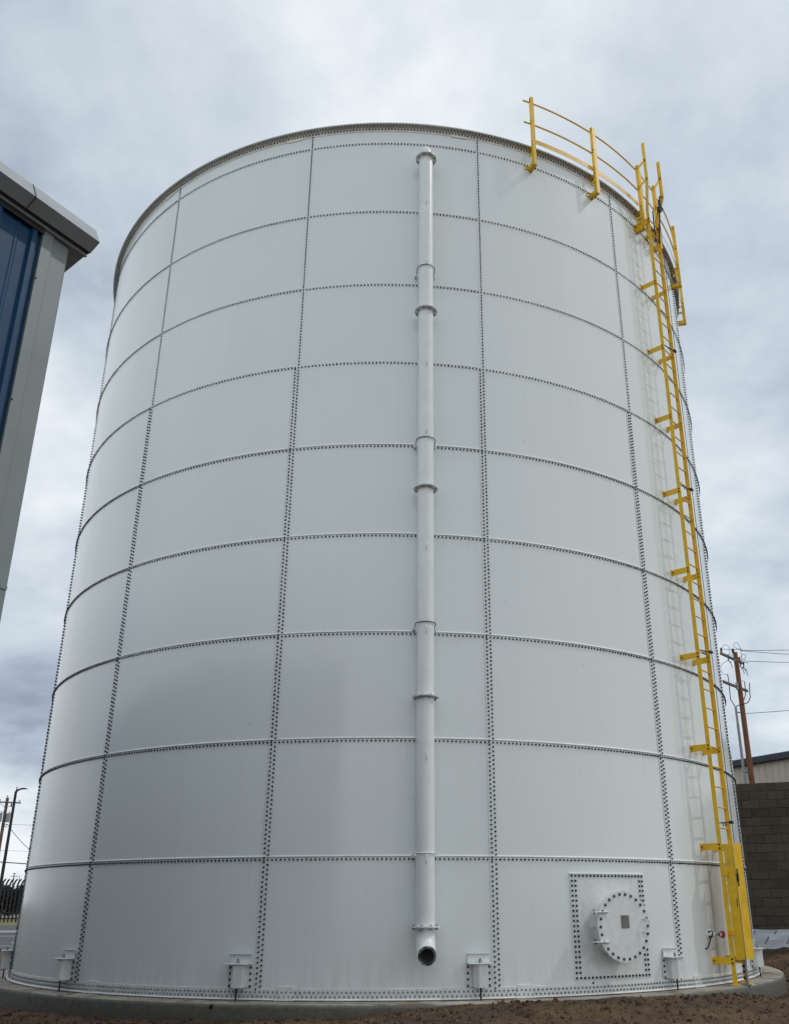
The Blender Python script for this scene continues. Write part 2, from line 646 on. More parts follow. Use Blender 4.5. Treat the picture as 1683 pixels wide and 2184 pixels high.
def gheight(x, y):
    r = math.hypot(x, y)
    t = math.degrees(math.atan2(x, -y))
    hc = np.interp(t, [c[0] for c in CONTACT], [c[1] for c in CONTACT])
    k = min(1, max(0, (r-RS)/3.0)); k = k*k*(3-2*k)
    base = -.42
    # bank rising to the block wall on the right
    d = (Vector((x, y, 0))-WALL_A).dot(WN)
    al = (Vector((x, y, 0))-WALL_A).dot(WD)
    rise = max(0, min(1, (6.5-d)/6.0))*max(0, min(1, (al+3.5)/4.0))
    rise = rise*rise*(3-2*rise)
    base += rise*.40
    h = hc*(1-k)+base*k
    # spoil rolled up against the slab on the near right
    near = math.exp(-((t-24)/26)**2)
    h += near*.10*k*max(0, 1-(r-RS)/7)
    p = Vector((x, y, 0))
    fade = 1 if r < 14 else max(0, 1-(r-14)/20)
    ro = noise.fractal(p*1.3, 1.0, 2.0, 5)*.045*fade+noise.fractal(p*6.5+Vector((9, 2, 0)), .9, 2.1, 4)*.022*fade
    rg = noise.turbulence(p*3.1, 3, False)*.025*fade
    e = min(1, max(0, (r-RS+.02)/.25))
    fr = .35+.65*e
    if x < -8 and y > 2:
        fr *= .15
    return h+(ro+rg-.02)*fr


def build_ground():
    rads = [0.0, 3.0, 6.0, 6.9]
    r = 7.0
    while r < 10.2:
        rads.append(r); r += .035
    st = .05
    while r < 3500:
        rads.append(r); r += st; st *= 1.11
    n = 1200
    V = [(0, 0, -.9)]
    ths = [2*PI*k/n for k in range(n)]
    for rr in rads[1:]:
        for t in ths:
            x, y = rr*math.sin(t), -rr*math.cos(t)
            z = gheight(x, y) if rr > 6.95 else -.9
            V.append((x, y, z))
    F = []
    for k in range(n):
        F.append((0, 1+k, 1+(k+1) % n))
    for i in range(len(rads)-2):
        a = 1+i*n; b = a+n
        for k in range(n):
            k2 = (k+1) % n
            F.append((a+k, b+k, b+k2, a+k2))
    me = bpy.data.meshes.new('ground')
    me.from_pydata(V, [], F)
    me.materials.append(DIRT)
    me.polygons.foreach_set('use_smooth', [True]*len(F))
    o = bpy.data.objects.new('ground', me)
    COL.objects.link(o)
    tag(o, kind='structure')


build_ground()


def strip(name, mat, corners, z, nx=24, ny=6):
    """flat sheet over four ground corners"""
    m = MB()
    a, b, c, d = [Vector((*p, z)) for p in corners]
    for i in range(nx):
        for j in range(ny):
            q = lambda s, t: (a*(1-s)+b*s)*(1-t)+(d*(1-s)+c*s)*t
            m.quad(q(i/nx, j/ny), q((i+1)/nx, j/ny), q((i+1)/nx, (j+1)/ny), q(i/nx, (j+1)/ny))
    return tag(m.build(name, mat), kind='structure')


# yard road far left, its kerb and painted lines, and the grass verge beyond
strip('road', ASPH, [(-140, 4.5), (-9.5, 12.2), (-9.5, 52), (-140, 40)], -.385)
strip('grass_verge', GRASS, [(-140, 30), (-9.5, 47.0), (-9.5, 66), (-140, 62)], -.375)


def line_at(x0, y0, w, z=-.379, name='road_marking', mat=PAINTL, h=None, slope=.20):
    d = Vector((1, slope, 0)).normalized(); nn = Vector((-d.y, d.x, 0))
    c = Vector((x0, y0, z))
    a = c-d*60; b = c+d*14
    m = MB()
    if h:
        m.box((a+b)/2+Vector((0, 0, h/2)), (b-a)/2, nn*w/2, (0, 0, h/2), .02)
    else:
        m.quad(a-nn*w/2, b-nn*w/2, b+nn*w/2, a+nn*w/2)
    return tag(m.build(name, mat), kind='structure')


line_at(-13.0, 14.1, .22)
line_at(-16.9, 24.0, .30)
line_at(-18.4, 28.0, .45, z=-.385, name='kerb', mat=PLAST, h=.12)

# ------------------------------------------------------------------ slab
fd = thing('ring_foundation', (0, 0, -.9), 'round grey concrete foundation slab under the white steel tank, dirt banked against its edge', 'foundation')
m = MB()
prof = [(0.01, ZSLAB), (6.75, ZSLAB), (RS-.035, ZSLAB), (RS-.02, ZSLAB-.006), (RS, ZSLAB-.05), (RS, -.9)]
m.ringpoly(prof, 0, 360, 360, closed_profile=False)
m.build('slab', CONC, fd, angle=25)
for t in (-17.6, ):
    m = MB()
    c = P(t, RS-.004, -.235)
    m.box(c, tan(t)*.022, rad(t)*.012, (0, 0, .022), .003)
    m.build('form_tie', DARK, fd)

# ------------------------------------------------------------------ the tank
tank = thing('water_tank', (0, 0, ZSLAB), 'tall round white steel water tank made of curved bolted panels with rows of dark bolts', 'water tank')


def panel(j, k):
    """wall panel from seam column j to j+1, in course k (0 the lowest)"""
    z0 = SEAM[k]-.09 if k == 0 else SEAM[k]+.03
    z1 = SEAM[k+1]+.03 if k < 9 else ZTOP
    t0 = TH0+DTH*j
    off = -math.degrees(.085/R) if k < 6 else -math.degrees(.035/R)
    ta = t0+off
    tb = t0+DTH+off+.25
    n = 40
    return ta, tb, z0, z1, n


def build_panel(mbv, mbf, nor, ta, tb, z0, z1, n):
    base = len(mbv)
    for i in range(n+1):
        t = ta+(tb-ta)*i/n
        r = R+.0045*(1-i/n)
        d = rad(t)
        for z in (z0, z1):
            mbv.append(tuple(d*r+Vector((0, 0, z))))
            nor.append(tuple(d))
    for i in range(n):
        a = base+2*i
        mbf.append((a, a+2, a+3, a+1))
    # left lap edge and a small thickness
    t = ta
    d = rad(t)
    b2 = len(mbv)
    for r in (R-.006, R+.0045):
        for z in (z0, z1):
            mbv.append(tuple(d*r+Vector((0, 0, z))))
            nor.append(tuple(-tan(t)))
    mbf.append((b2, b2+2, b2+3, b2+1))


def panel_object(name, mat, specs, stuff=False):
    V, F, N = [], [], []
    for s in specs:
        build_panel(V, F, N, *s)
    vs = np.array(V)
    c = (vs.min(0)+vs.max(0))/2
    me = bpy.data.meshes.new(name)
    me.from_pydata([tuple(p) for p in vs-c], [], F)
    me.materials.append(mat)
    me.polygons.foreach_set('use_smooth', [True]*len(F))
    me.normals_split_custom_set_from_vertices(N)
    o = bpy.data.objects.new(name, me)
    COL.objects.link(o)
    o.location = Vector(c)
    attach(o, tank)
    if stuff:
        o['kind'] = 'stuff'
    return o


vis, hid = [], []
for k in range(10):
    for j in range(14):
        s = panel(j, k)
        mid = ((s[0]+s[1])/2+180) % 360-180
        (vis if abs(mid) < 82 else hid).append((s, j, k))
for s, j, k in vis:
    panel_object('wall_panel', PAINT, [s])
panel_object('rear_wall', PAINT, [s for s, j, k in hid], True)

# roof cone
m = MB()
m.ringpoly([(0.01, ZTOP+.9), (R+.02, ZTOP-.01)], 0, 360, 180, closed_profile=False)
m.build('roof', TRIM, tank, angle=40)

# horizontal ledges over every seam
for k in range(1, 10):
    z = SEAM[k]+.03
    d, h = (.015, .019) if k <= 5 else (.006, .010)
    m = MB()
    m.ringpoly([(R-.004, z-h*.5), (R+.001, z-h*.45), (R+d*.85, z-h*.1), (R+d, z+h*.3), (R+d*.9, z+h*.75), (R+d*.5, z+h), (R-.002, z+h*1.15)], 0, 360, 360)
    m.build('seam_ledge', SEAL, tank, angle=60)

# rim: vertical leg, top flange, plates where the rim sections join
m = MB()
m.ringpoly([(R-.002, ZTOP-.115), (R+.010, ZTOP-.115), (R+.012, ZTOP-.012), (R+.090, ZTOP-.012), (R+.092, ZTOP), (R-.002, ZTOP)], 0, 360, 360)
m.build('rim_angle', RIMP, tank, angle=35)
m = MB()
m.ringpoly([(R+.0925, ZTOP-.013), (R+.100, ZTOP-.013), (R+.100, ZTOP+.004), (R+.06, ZTOP+.004), (R+.06, ZTOP+.0005), (R+.0925, ZTOP+.0005)], 0, 360, 360)
m.build('rim_edge', SEAL, tank, angle=35)
for j in range(14):
    t = TH0+DTH*j-3.0
    if abs((t+180) % 360-180) < 100:
        m = MB()
        m.ringpoly([(R+.001, ZTOP-.135), (R+.0145, ZTOP-.135), (R+.0145, ZTOP-.05), (R+.001, ZTOP-.05)], t-1.2, t+1.2, 8)
        m.build('rim_splice', RIMP, tank)

# base: angle ring with its rolled toe, splices
m = MB()
m.ringpoly([(R+.0005, ZSLAB+.014), (R+.011, ZSLAB+.014), (R+.011, -.066), (R+.0005, -.062)], 0, 360, 360)
m.build('base_angle', TRIM, tank, angle=35)
m = MB()
pr = [(R+.045+.014*math.cos(a), ZSLAB+.013+.013*math.sin(a)) for a in [2*PI*i/8 for i in range(8)]]
m.ringpoly(pr, 0, 360, 360)
m.ringpoly([(R+.012, ZSLAB+.001), (R+.05, ZSLAB+.001), (R+.05, ZSLAB+.012), (R+.012, ZSLAB+.014)], 0, 360, 360)
m.build('base_toe', SEAL, tank, angle=50)
m = MB()
m.ringpoly([(R+.055, ZSLAB+.0005), (R+.078, ZSLAB+.0005), (R+.070, ZSLAB+.006), (R+.058, ZSLAB+.010)], 0, 360, 360)
m.build('base_grout', RUSTY, tank, angle=50)
for j in range(14):
    t = TH0+DTH*j+2.9
    if abs((t+180) % 360-180) < 100:
        m = MB()
        m.ringpoly([(R+.012, -.188), (R+.020, -.188), (R+.020, -.046), (R+.002, -.043), (R+.002, -.06), (R+.012, -.066)], t-.85, t+.85, 8)
        m.ringpoly([(R+.03, ZSLAB+.027), (R+.062, ZSLAB+.027), (R+.068, ZSLAB+.002), (R+.03, ZSLAB+.002)], t-1.2, t+.95, 8)
        m.build('base_splice', TRIM, tank)

# vertical sealant beads at the lap edges of the lower courses
for j in range(14):
    t0 = TH0+DTH*j
    if abs((t0+180) % 360-180) > 90:
        continue
    m = MB()
    ta = t0-math.degrees(.085/R)
    w = .2
    m.ringpoly([(R+.0005, -.06), (R+.0062, -.06), (R+.0062, SEAM[6]+.02), (R+.0005, SEAM[6]+.02)], ta-.07, ta+.05, 1)
    m.build('seam_sealant', TRIM, tank)


# ---- bolts
def bolt_geo(mb, p, nrm, r=.0128, h=.017, seg=8, spin=0.):
    nrm = Vector(nrm).normalized()
    u = nrm.orthogonal().normalized()
    w = nrm.cross(u)
    i = len(mb.v)
    for d, rr in ((0, r*1.10), (h*.16, r*1.08), (h*.22, r), (h*.75, r*.95), (h, r*.6)):
        for j in range(seg):
            a = 2*PI*j/seg+spin
            mb.v.append(tuple(p+nrm*d+(u*math.cos(a)+w*math.sin(a))*rr))
    for q in range(4):
        for j in range(seg):
            a = i+q*seg
            mb.f.append((a+j, a+(j+1) % seg, a+seg+(j+1) % seg, a+seg+j))
    mb.f.append(tuple(range(i+4*seg, i+5*seg)))


bolts = []
pitch = DTH/52
for k in range(1, 10):                    # rows along the ring seams
    for q in range(14*52):
        t = TH0+pitch*q
        tt = (t+180) % 360-180
        if abs(tt) < 92:
            bolts.append((tt, R+.0035, SEAM[k], 0))
for zz, off in ((SEAM[0], 0), (-.153, .5)):
    for q in range(14*52):
        t = TH0+pitch*(q+off)
        tt = (t+180) % 360-180
        if abs(tt) < 92:
            bolts.append((tt, R+.011, zz, 2))
for q in range(14*52):                    # rim leg
    t = TH0+pitch*q
    tt = (t+180) % 360-180
    if abs(tt) < 94:
        bolts.append((tt, R+.0125, ZTOP-.07, 1))
for j in range(14):
    t0 = TH0+DTH*j
    tt = (t0+180) % 360-180
    if abs(tt) > 96:
        continue
    for k in range(10):
        za = SEAM[k]
        zb = SEAM[k+1] if k < 9 else ZTOP-.07
        nn = 26 if k < 9 else 6
        if k == 0:
            za = SEAM[0]
        dz = (zb-za)/nn
        for q in range(1, nn):
            bolts.append((tt, R+.004, za+dz*q, 0))
        if k < 6:
            tl = tt-math.degrees(.054/R)
            for q in range(0, nn):
                bolts.append((tl, R+.004, za+dz*(q+.5), 0))
# keep only what is not under the anchor chairs or the access plate
HT0, HT1, HZ0, HZ1 = 20.72, 31.62, -.035, 1.262


def masked(t, z):
    if HT0-.05 < t < HT1+.05 and HZ0 < z < HZ1:
        return True
    return False


bolts = [b for b in bolts if not masked(b[0], b[2])]


def camdist(b):
    p = P(b[0], b[1], b[2])
    return (p-CAMP).length/max(.15, (CAMP-p).normalized().dot(rad(b[0])))


order = sorted(range(len(bolts)), key=lambda i: camdist(bolts[i]))
near = set(order[:100])
bm0 = MB()
bolt_geo(bm0, Vector((0, 0, 0)), (0, 0, 1), .0122, .021, 10)
BME = []
for mt_ in (BOLT, BOLTD):
    bme = bpy.data.meshes.new('bolt')
    bme.from_pydata(bm0.v, [], bm0.f)
    bme.materials.append(mt_)
    bme.polygons.foreach_set('use_smooth', [True]*len(bme.polygons))
    bme.set_sharp_from_angle(angle=R2(40))
    BME.append(bme)
first = None
for i in order[:100]:
    t, r, z, ty_ = bolts[i]
    if first is None:
        o = bpy.data.objects.new('bolt', BME[0])
        first = o
    else:
        o = first.copy()
    COL.objects.link(o)
    o.data = BME[1 if ty_ == 2 else 0]
    o.location = P(t, r, z)-tank.location
    o.rotation_euler = rad(t).to_track_quat('Z', 'Y').to_euler()
    o.parent = tank
rest = MB(); restd = MB()
random.seed(3)
for i, b in enumerate(bolts):
    if i in near:
        continue
    t, r, z, ty = b
    d = (rad(t)+tan(t)*random.uniform(-.12, .12)+Vector((0, 0, random.uniform(-.12, .12)))).normalized()
    t += random.uniform(-.012, .012)
    z += random.uniform(-.0015, .0015)
    bolt_geo(restd if ty == 2 else rest, P(t, r, z), d, random.uniform(.0116, .0128), .020+random.uniform(0, .007), 8 if z < 5 else 6, random.random())
o = rest.build('bolts', BOLT, tank, angle=45)
o['kind'] = 'stuff'
o = restd.build('base_bolts', BOLTD, tank, angle=45)
o['kind'] = 'stuff'
rb = MB()
for q in range(14*52):                    # nuts under the rim flange
    t = TH0+pitch*(q+.5)
    tt = (t+180) % 360-180
    if abs(tt) < 100:
        bolt_geo(rb, P(tt, R+.058, ZTOP-.0125), (0, 0, -1), .0118, .016, 6)
o = rb.build('rim_bolts', BOLT, tank, angle=45)
o['kind'] = 'stuff'

# ---- anchor chairs
for j in range(-2, 5):
    t = 9.41+DTH*(j-1)
    if abs(t) > 95:
        continue
    n_, u_ = rad(t), tan(t)
    Z = Vector((0, 0, 1))
    m = MB()
    zt, zb = .205, -.058
    m.box(P(t, R+.010, (zt+zb)/2), u_*.165, n_*.005, Z*(zt-zb)/2, .003)
    a = m.build('anchor_chair', TRIM, tank)
    box = MB()
    cs = [(-.085, .012), (-.085, .10), (-.03, .165), (.085, .165), (.085, .012)]
    f0 = [P(t, R+r_, zb+.002)+u_*s_ for s_, r_ in cs]
    f1 = [P(t, R+r_, zt-.001)+u_*s_ for s_, r_ in cs]
    i = 0
    for q in range(4):
        box.quad(f0[q], f0[q+1], f1[q+1], f1[q])
    box.poly(f1)
    box.poly(f0[::-1])
    box.build('chair_box', TRIM, a, fix=True)
    tp = MB()
    tp.box(P(t, R+.10, zt+.006), u_*.155, n_*.085, Z*.006, .003)
    tp.box(P(t, R+.024, zt+.062), u_*.145, n_*.006, Z*.05, .003)
    tp.box(P(t, R+.036, zt+.115), u_*.145, n_*.018, Z*.004, .002)
    tp.build('top_plate', TRIM, a)
    rd = MB()
    rd.cyl(P(t, R+.105, ZSLAB), P(t, R+.105, zt+.06), .011, 10)
    rd.build('anchor_rod', DARK, a)
    nt = MB()
    nt.lathe(P(t, R+.105, zt+.0125), Z, [(0, .024), (.005, .024), (.0051, .019), (.03, .019), (.034, .015)], 6)
    nt.build('nut', GALV, a)
    bb = MB()
    for s_ in (-.137, .137):
        for q in range(4):
            bolt_geo(bb, P(t, R+.0155, .168-.07*q)+u_*s_, n_, .0145, .02, 8)
    bb.build('chair_bolts', BOLT, a, angle=45)

# ---- access hatch
hc, hz = 26.07, .615
m = MB()
m.ringpoly([(R+.001, HZ0+.02), (R+.012, HZ0+.02), (R+.012, HZ1), (R+.001, HZ1)], HT0, HT1, 24)
hp = m.build('hatch_plate', TRIM, tank)
m = MB()
m.ringpoly([(R+.001, HZ1-.004), (R+.024, HZ1+.001), (R+.022, HZ1+.009), (R+.001, HZ1+.012)], HT0-.05, HT1+.05, 24)
m.build('plate_bead', SEAL, hp)
m = MB()
m.ringpoly([(R+.0005, -.095), (R+.007, -.095), (R+.007, -.018), (R+.0005, -.018)], HT0+.1, HT1-.1, 20)
m.build('lower_pad', TRIM, hp)
hb = MB()
cols = np.linspace(HT0+.27, HT1-.27, 21)
for t in cols:
    bolt_geo(hb, P(t, R+.012, HZ1-.025), rad(t), .0145, .019, 10)
    bolt_geo(hb, P(t, R+.012, HZ0+.04), rad(t), .0145, .019, 10)
for q in range(1, 21):
    z = HZ1-.025-(HZ1-HZ0-.065)*q/20
    for t in (cols[0], cols[1]*.9+cols[0]*.1, cols[-1], cols[-2]*.9+cols[-1]*.1):
        if q < 20:
            bolt_geo(hb, P(t, R+.012, z), rad(t), .0145, .019, 10)
for q_ in (0,):
    hb.lathe(P(23.1, R+.008, -.058), rad(23.1), [(0, .014), (.004, .014)], 14)
o = hb.build('plate_bolts', BOLT, hp, angle=45)
o['kind'] = 'stuff'
HN, HU = rad(hc), tan(hc)
HZv = Vector((0, 0, 1))
def HP(u, z, d): return P(hc, R+d, hz+z)+HU*u
hatch = MB()
hatch.lathe(P(hc, R-.05, hz), HN, [(0, .36), (.30, .36)], 72, capstart=False, capend=False)
hatch.lathe(P(hc, R+.245, hz), HN, [(0, .36), (0, .432), (.003, .435), (.018, .435), (.02, .432), (.02, .36)], 72, capstart=False, capend=False)
hatch = hatch.build('manhole', TRIM, tank, angle=35)
m = MB()
m.lathe(P(hc, R+.267, hz), HN, [(0, .434), (.0025, .437), (.016, .437), (.019, .434), (.019, .01)], 72)
m.build('cover', TRIM, hatch, angle=35)
for q in range(26):
    a = 2*PI*(q+.5)/26
    m = MB()
    m.lathe(P(hc, R+.286, hz)+(HU*math.sin(a)+HZv*math.cos(a))*.392, HN, [(0, .0205), (.003, .0205), (.0032, .0165), (.014, .0165), (.017, .012)], 8)
    m.build('cover_bolt', BOLTZ, hatch, angle=30)
for s_ in (.175, -.18):
    m = MB()
    m.box(HP(-.375, s_, .295), HU*.105, HN*.022, HZv*.007, .005)
    m.box(HP(-.475, s_, .265), HU*.04, HN*.035, HZv*.006, .004)
    m.build('hinge_arm', TRIM, hatch)
    m = MB()
    m.cyl(HP(-.452, s_-.03, .24), HP(-.452, s_+.03, .24), .010, 10)
    m.build('hinge_pin', DARK, hatch)
m = MB()
m.box(HP(-.42, .07, .17), HU*.005, HN*.07, HZv*.075, .003)
m.build('hinge_plate', TRIM, hatch)
m = MB()
m.tube([HP(.315, .085, .286), HP(.317, .085, .325), HP(.325, .083, .345), HP(.352, .075, .352), HP(.366, .065, .352), HP(.368, .0, .352), HP(.366, -.055, .352), HP(.352, -.066, .352), HP(.325, -.073, .345), HP(.317, -.075, .325), HP(.315, -.075, .286)], .008, 8)
m.build('pull_handle', SEAL, hatch, smooth=True)
m = MB()
m.box(HP(.015, .055, .2885), HU*.068, HZv*.079, HN*.0015)
npl = m.build('name_plate', PLATE, hatch)
m = MB()
def npq(u0, z0, u1, z1, d=.2908):
    m.quad(HP(.015+u0, .055+z0, d), HP(.015+u1, .055+z0, d), HP(.015+u1, .055+z1, d), HP(.015+u0, .055+z1, d))
m.poly([HP(.015-.034, .055+.040, .2908), HP(.015-.023, .055+.055, .2908), HP(.015-.034, .055+.070, .2908), HP(.015-.045, .055+.055, .2908)])
npq(-.018, .055, .012, .060); npq(.012, .056, .038, .0585); npq(-.018, .048, .022, .0505)
for q in range(13):
    w0 = random.uniform(.02, .05)
    npq(-.05, .036-.008*q, -.05+w0, .0372-.008*q, .2907)
    npq(.0, .036-.008*q, .0+w0, .0372-.008*q, .2907)
m.build('plate_print', INK, hatch)

# ---- overflow pipe
PT = 3.49
PC = .20      # stand-off of the pipe centre
pp = thing('overflow_pipe', P(PT, R+PC, .16), 'white vertical pipe with bolted flanges down the tank front to an open elbow', 'pipe')
pn, pu = rad(PT), tan(PT)
Zv = Vector((0, 0, 1))
FL = [12.90, 9.724, 6.583, 3.484, .632]
PR = .120
for za, zb in zip(FL, FL[1:]):
    m = MB()
    m.cyl(P(PT, R+PC, zb+.011), P(PT, R+PC, za-.011), PR, 40)
    m.build('pipe_section', PIPE, pp, angle=40)
for zf in FL:
    m = MB()
    for dz in (-.0055, .0055):
        m.lathe(P(PT, R+PC, zf+dz-.005), Zv, [(0, .178), (.0015, .1815), (.0085, .1815), (.01, .178)], 40)
    f = m.build('flange', PIPE, pp, angle=40)
    for q in range(8):
        a = 2*PI*(q+.5)/8
        m = MB()
        c = P(PT, R+PC, zf)+(pn*math.cos(a)+pu*math.sin(a))*.152
        m.cyl(c-Zv*.036, c+Zv*.026, .0075, 8)
        m.lathe(c-Zv*.028, Zv, [(0, .014), (.0165, .014)], 6)
        m.lathe(c+Zv*.0115, Zv, [(0, .014), (.012, .014)], 6)
        m.build('flange_bolt', GALV, f)
# top bend into the shell
m = MB()
pts = [P(PT, R+PC, 12.912)]
for i in range(0, 10):
    a = R2(90*i/9)
    pts.append(P(PT, R+PC-.11*(1-math.cos(a)), 13.03+.11*math.sin(a)))
pts.append(P(PT, R-.02, 13.14))
m.tube(pts, .090, 24)
m.build('top_elbow', PIPE, pp, angle=50)
m = MB()
m.lathe(P(PT, R+.002, 13.14), pn, [(0, .15), (.012, .15)], 30)
m.build('wall_flange', PIPE, pp, angle=40)
# outlet elbow, hollow
m = MB()
BR = .27
def elb(rr, ext=0.0):
    out = [(P(PT, R+PC, .621), rr), (P(PT, R+PC, .59), rr)]
    for i in range(0, 15):
        a = R2(80*i/14)
        out.append((P(PT, R+PC+BR*(1-math.cos(a)), .58-BR*math.sin(a)), rr))
    return out
o1 = elb(PR); o2 = elb(PR-.009)
m.tube([p for p, r in o1], [r for p, r in o1], 40, caps=False)
nv = len(m.v)
outer_last = list(range(nv-40, nv))
m2s = len(m.v)
lip = [(o1[-1][0], PR), (o2[-1][0], PR-.009)]
n0 = len(m.v)
m.tube([p for p, r in o2[-2:]], [r for p, r in o2[-2:]], 40, caps=False)
inner_last = list(range(len(m.v)-40, len(m.v)))
for j in range(40):
    m.f.append((outer_last[j], outer_last[(j+1) % 40], inner_last[(j+1) % 40], inner_last[j]))
oe = m.build('outlet_elbow', PIPE, pp, angle=50)
m = MB()
m.tube([p for p, r in o2[:-1]], [r+.001 for p, r in o2[:-1]], 40, caps=False)
m.build('pipe_bore', BORE, oe, smooth=True)
m = MB()
m.lathe(P(PT, R+PC, .606), Zv, [(0, PR-.008), (.002, PR-.008)], 30)
m.build('inner_shutter', DARK, pp)
for zc in (10.555, 7.388, 4.51, 1.49):
    m = MB()
    pts = [P(PT, R+.0, zc)+pu*(-.142)]
    for i in range(0, 21):
        a = R2(-90+180*i/20)
        pts.append(P(PT, R+PC+.135*math.cos(a)-.0, zc)+pu*(.142*math.sin(a)))
    pts.append(P(PT, R+.0, zc)+pu*(.142))
    m.tube(pts, .0065, 8)
    c_ = m.build('u_clamp', PIPE if zc < 2 else DARK, pp, smooth=True)
    m = MB()
    m.box(P(PT, R+.045, zc-.03)-pu*.15, pu*.022, pn*.04, Zv*.02, .003)
    m.build('clamp_bracket', PIPE, c_)
    m = MB()
    m.box(P(PT, R+.045, zc-.03)+pu*.15, pu*.012, pn*.04, Zv*.012, .003)
    m.build('clamp_bracket', PIPE, c_)
for zh in (11.86, 10.62, 8.693, 7.50, 5.627, 4.40, 2.688, 1.412):
    m = MB()
    c0 = P(PT, R+PC+PR-.004, zh)
    m.tube([c0+Zv*.045, c0+Zv*.05+pn*.022, c0+Zv*.04+pn*.032, c0+pn*.034, c0-Zv*.038+pn*.028, c0-Zv*.045+pn*.012, c0-Zv*.045], .0065, 6)
    m.build('lifting_lug', PIPE, pp, smooth=True)
m = MB()
m.lathe(P(PT, R+PC, 11.62), Zv, [(0, PR+.0015), (.012, PR+.003), (.02, PR+.0015)], 40)
m.build('weld_seam', PIPE, pp, angle=40)

# ---- ladder
LT = 46.7
ln, lu = rad(LT), tan(LT)
LD, LW = .28, .20
def LP(u, d, z): return P(LT, R+d, z)+lu*u
lad = thing('access_ladder', LP(0, LD, ZSLAB), 'tall yellow steel ladder up the right side of the tank, its foot behind a guard', 'ladder')
BZ = [.12, 1.68]+[1.68+1.472*i for i in range(1, 9)]
for s_ in (-1, 1):
    m = MB()
    w1 = .33
    path = [(LW, LD, ZSLAB+.004), (LW, LD, 13.72), (w1, LD+.12, 14.32), (w1, LD+.12, 15.30)]
    for (ua, da, za), (ub, db, zb) in zip(path, path[1:]):
        m.bar(LP(s_*ua, da, za), LP(s_*ub, db, zb), .066, .0085, up=lu, bev=.001)
        m.bar(LP(s_*ua-s_*.010, da-.030, za), LP(s_*ub-s_*.010, db-.030, zb), .0065, .024, up=lu)
    m.build('stringer', YEL, lad)
    m = MB()
    m.box(LP(s_*(LW+.02), LD+.01, ZSLAB+.007), lu*.055, ln*.05, Zv*.004, .001)
    m.build('foot_plate', YEL, lad)
zr = .12
while zr < 13.7:
    m = MB()
    m.cyl(LP(-LW+.003, LD-.005, zr), LP(LW-.003, LD-.005, zr), .0115, 10)
    m.build('rung', YEL2, lad, angle=40)
    zr += .305
for bz in BZ:
    for s_ in (-1, 1):
        m = MB()
        u = s_*(LW+.008)
        d0 = R*0
        # wall bracket: plate out from the shell with a turned foot
        off = math.sqrt(R*R-u*u)-R
        m.box(LP(u, (off+LD+.03)/2, bz), ln*((LD+.03-off)/2), lu*.004, Zv*.050, .001)
        m.box(LP(u+s_*.028, off+.008, bz), lu*.03, ln*.004, Zv*.050, .001)
        b = m.build('wall_bracket', YEL, lad)
        m = MB()
        for dz in (.027, -.027):
            bolt_geo(m, LP(u+.004*s_*1.0, LD, bz+dz), lu*s_, .013, .016, 8)
            bolt_geo(m, LP(u-.004*s_, LD, bz+dz), -lu*s_, .013, .016, 8)
        bolt_geo(m, LP(u+s_*.035, off+.012, bz), ln, .013, .016, 8)
        m.build('bracket_bolts', DARK, b)
# cable climb system on the right stringer
m = MB()
m.cyl(LP(LW+.02, LD+.055, .2), LP(LW+.02, LD+.055, 13.9), .0048, 6)
m.build('safety_cable', DARK, lad)
for zc in (2.05, 4.75, 7.72, 10.62):
    m = MB()
    m.cyl(LP(-LW+.05, LD+.0, zc-.03), LP(LW, LD+.03, zc), .009, 8)
    m.cyl(LP(-.03, LD+.01, zc-.02), LP(-.03, LD+.03, zc-.075), .008, 8)
    m.cyl(LP(.05, LD+.01, zc-.015), LP(.05, LD+.03, zc-.075), .008, 8)
    m.box(LP(LW+.03, LD+.04, zc), lu*.045, ln*.022, Zv*.022, .006)
    m.build('cable_guide', DARK, lad)
m = MB()
m.cyl(LP(LW-.03, LD+.02, 13.15), LP(LW+.03, LD+.11, 14.32), .016, 10)
m.cyl(LP(LW-.05, LD-.05, 13.2), LP(LW-.02, LD-.05, 14.0), .014, 10)
m.box(LP(LW+.03, LD+.07, 14.0), lu*.05, ln*.035, Zv*.055, .01)
m.box(LP(LW+.05, LD+.085, 14.16), lu*.03, ln*.03, Zv*.09, .01)
m.box(LP(LW+.06, LD+.10, 14.04), lu*.065, ln*.02, Zv*.022, .008)
m.build('cable_anchor_head', DARK, lad)
# guard over the foot: a folded box, its left flank beside the stringer and its front beyond
m = MB()
gz0, gz1 = .14, 1.71
zc_, hz_ = (gz0+gz1)/2, (gz1-gz0)/2
m.box(LP(-.190, .397, zc_), lu*.0025, ln*.068, Zv*hz_, .001)
m.box(LP(-.176, .3305, zc_), lu*.012, ln*.0025, Zv*hz_, .001)
g = m.build('ladder_guard', YEL, lad)
tag(g, 'folded yellow steel guard locked over the ladder foot')
m = MB()
m.box(LP(-.022, .4675, zc_+.01), lu*.145, ln*.0025, Zv*(hz_+.005), .001)
m.box(LP(.1255, .437, zc_+.01), lu*.0025, ln*.03, Zv*(hz_+.005), .001)
m.build('guard_door', YEL, g)
for a_, b_ in ((.2, .48), (.50, .78), (.86, 1.15), (1.18, 1.45)):
    m = MB()
    m.cyl(LP(-.205, .322, a_), LP(-.205, .322, b_), .0085, 10)
    m.build('hinge_rod', CREAM, g, angle=40)
for zc in (.50, 1.30):
    m = MB()
    m.box(LP(-.205, .322, zc), lu*.012, ln*.045, Zv*.035, .003)
    m.build('hinge_bracket', YEL, g)
m = MB()
m.cyl(LP(-.183, .482, .12), LP(-.183, .482, 1.69), .009, 8)
m.build('lock_rod', CREAM, g)
m = MB()
m.box(LP(-.180, .492, 1.24), lu*.016, ln*.014, Zv*.055, .004)
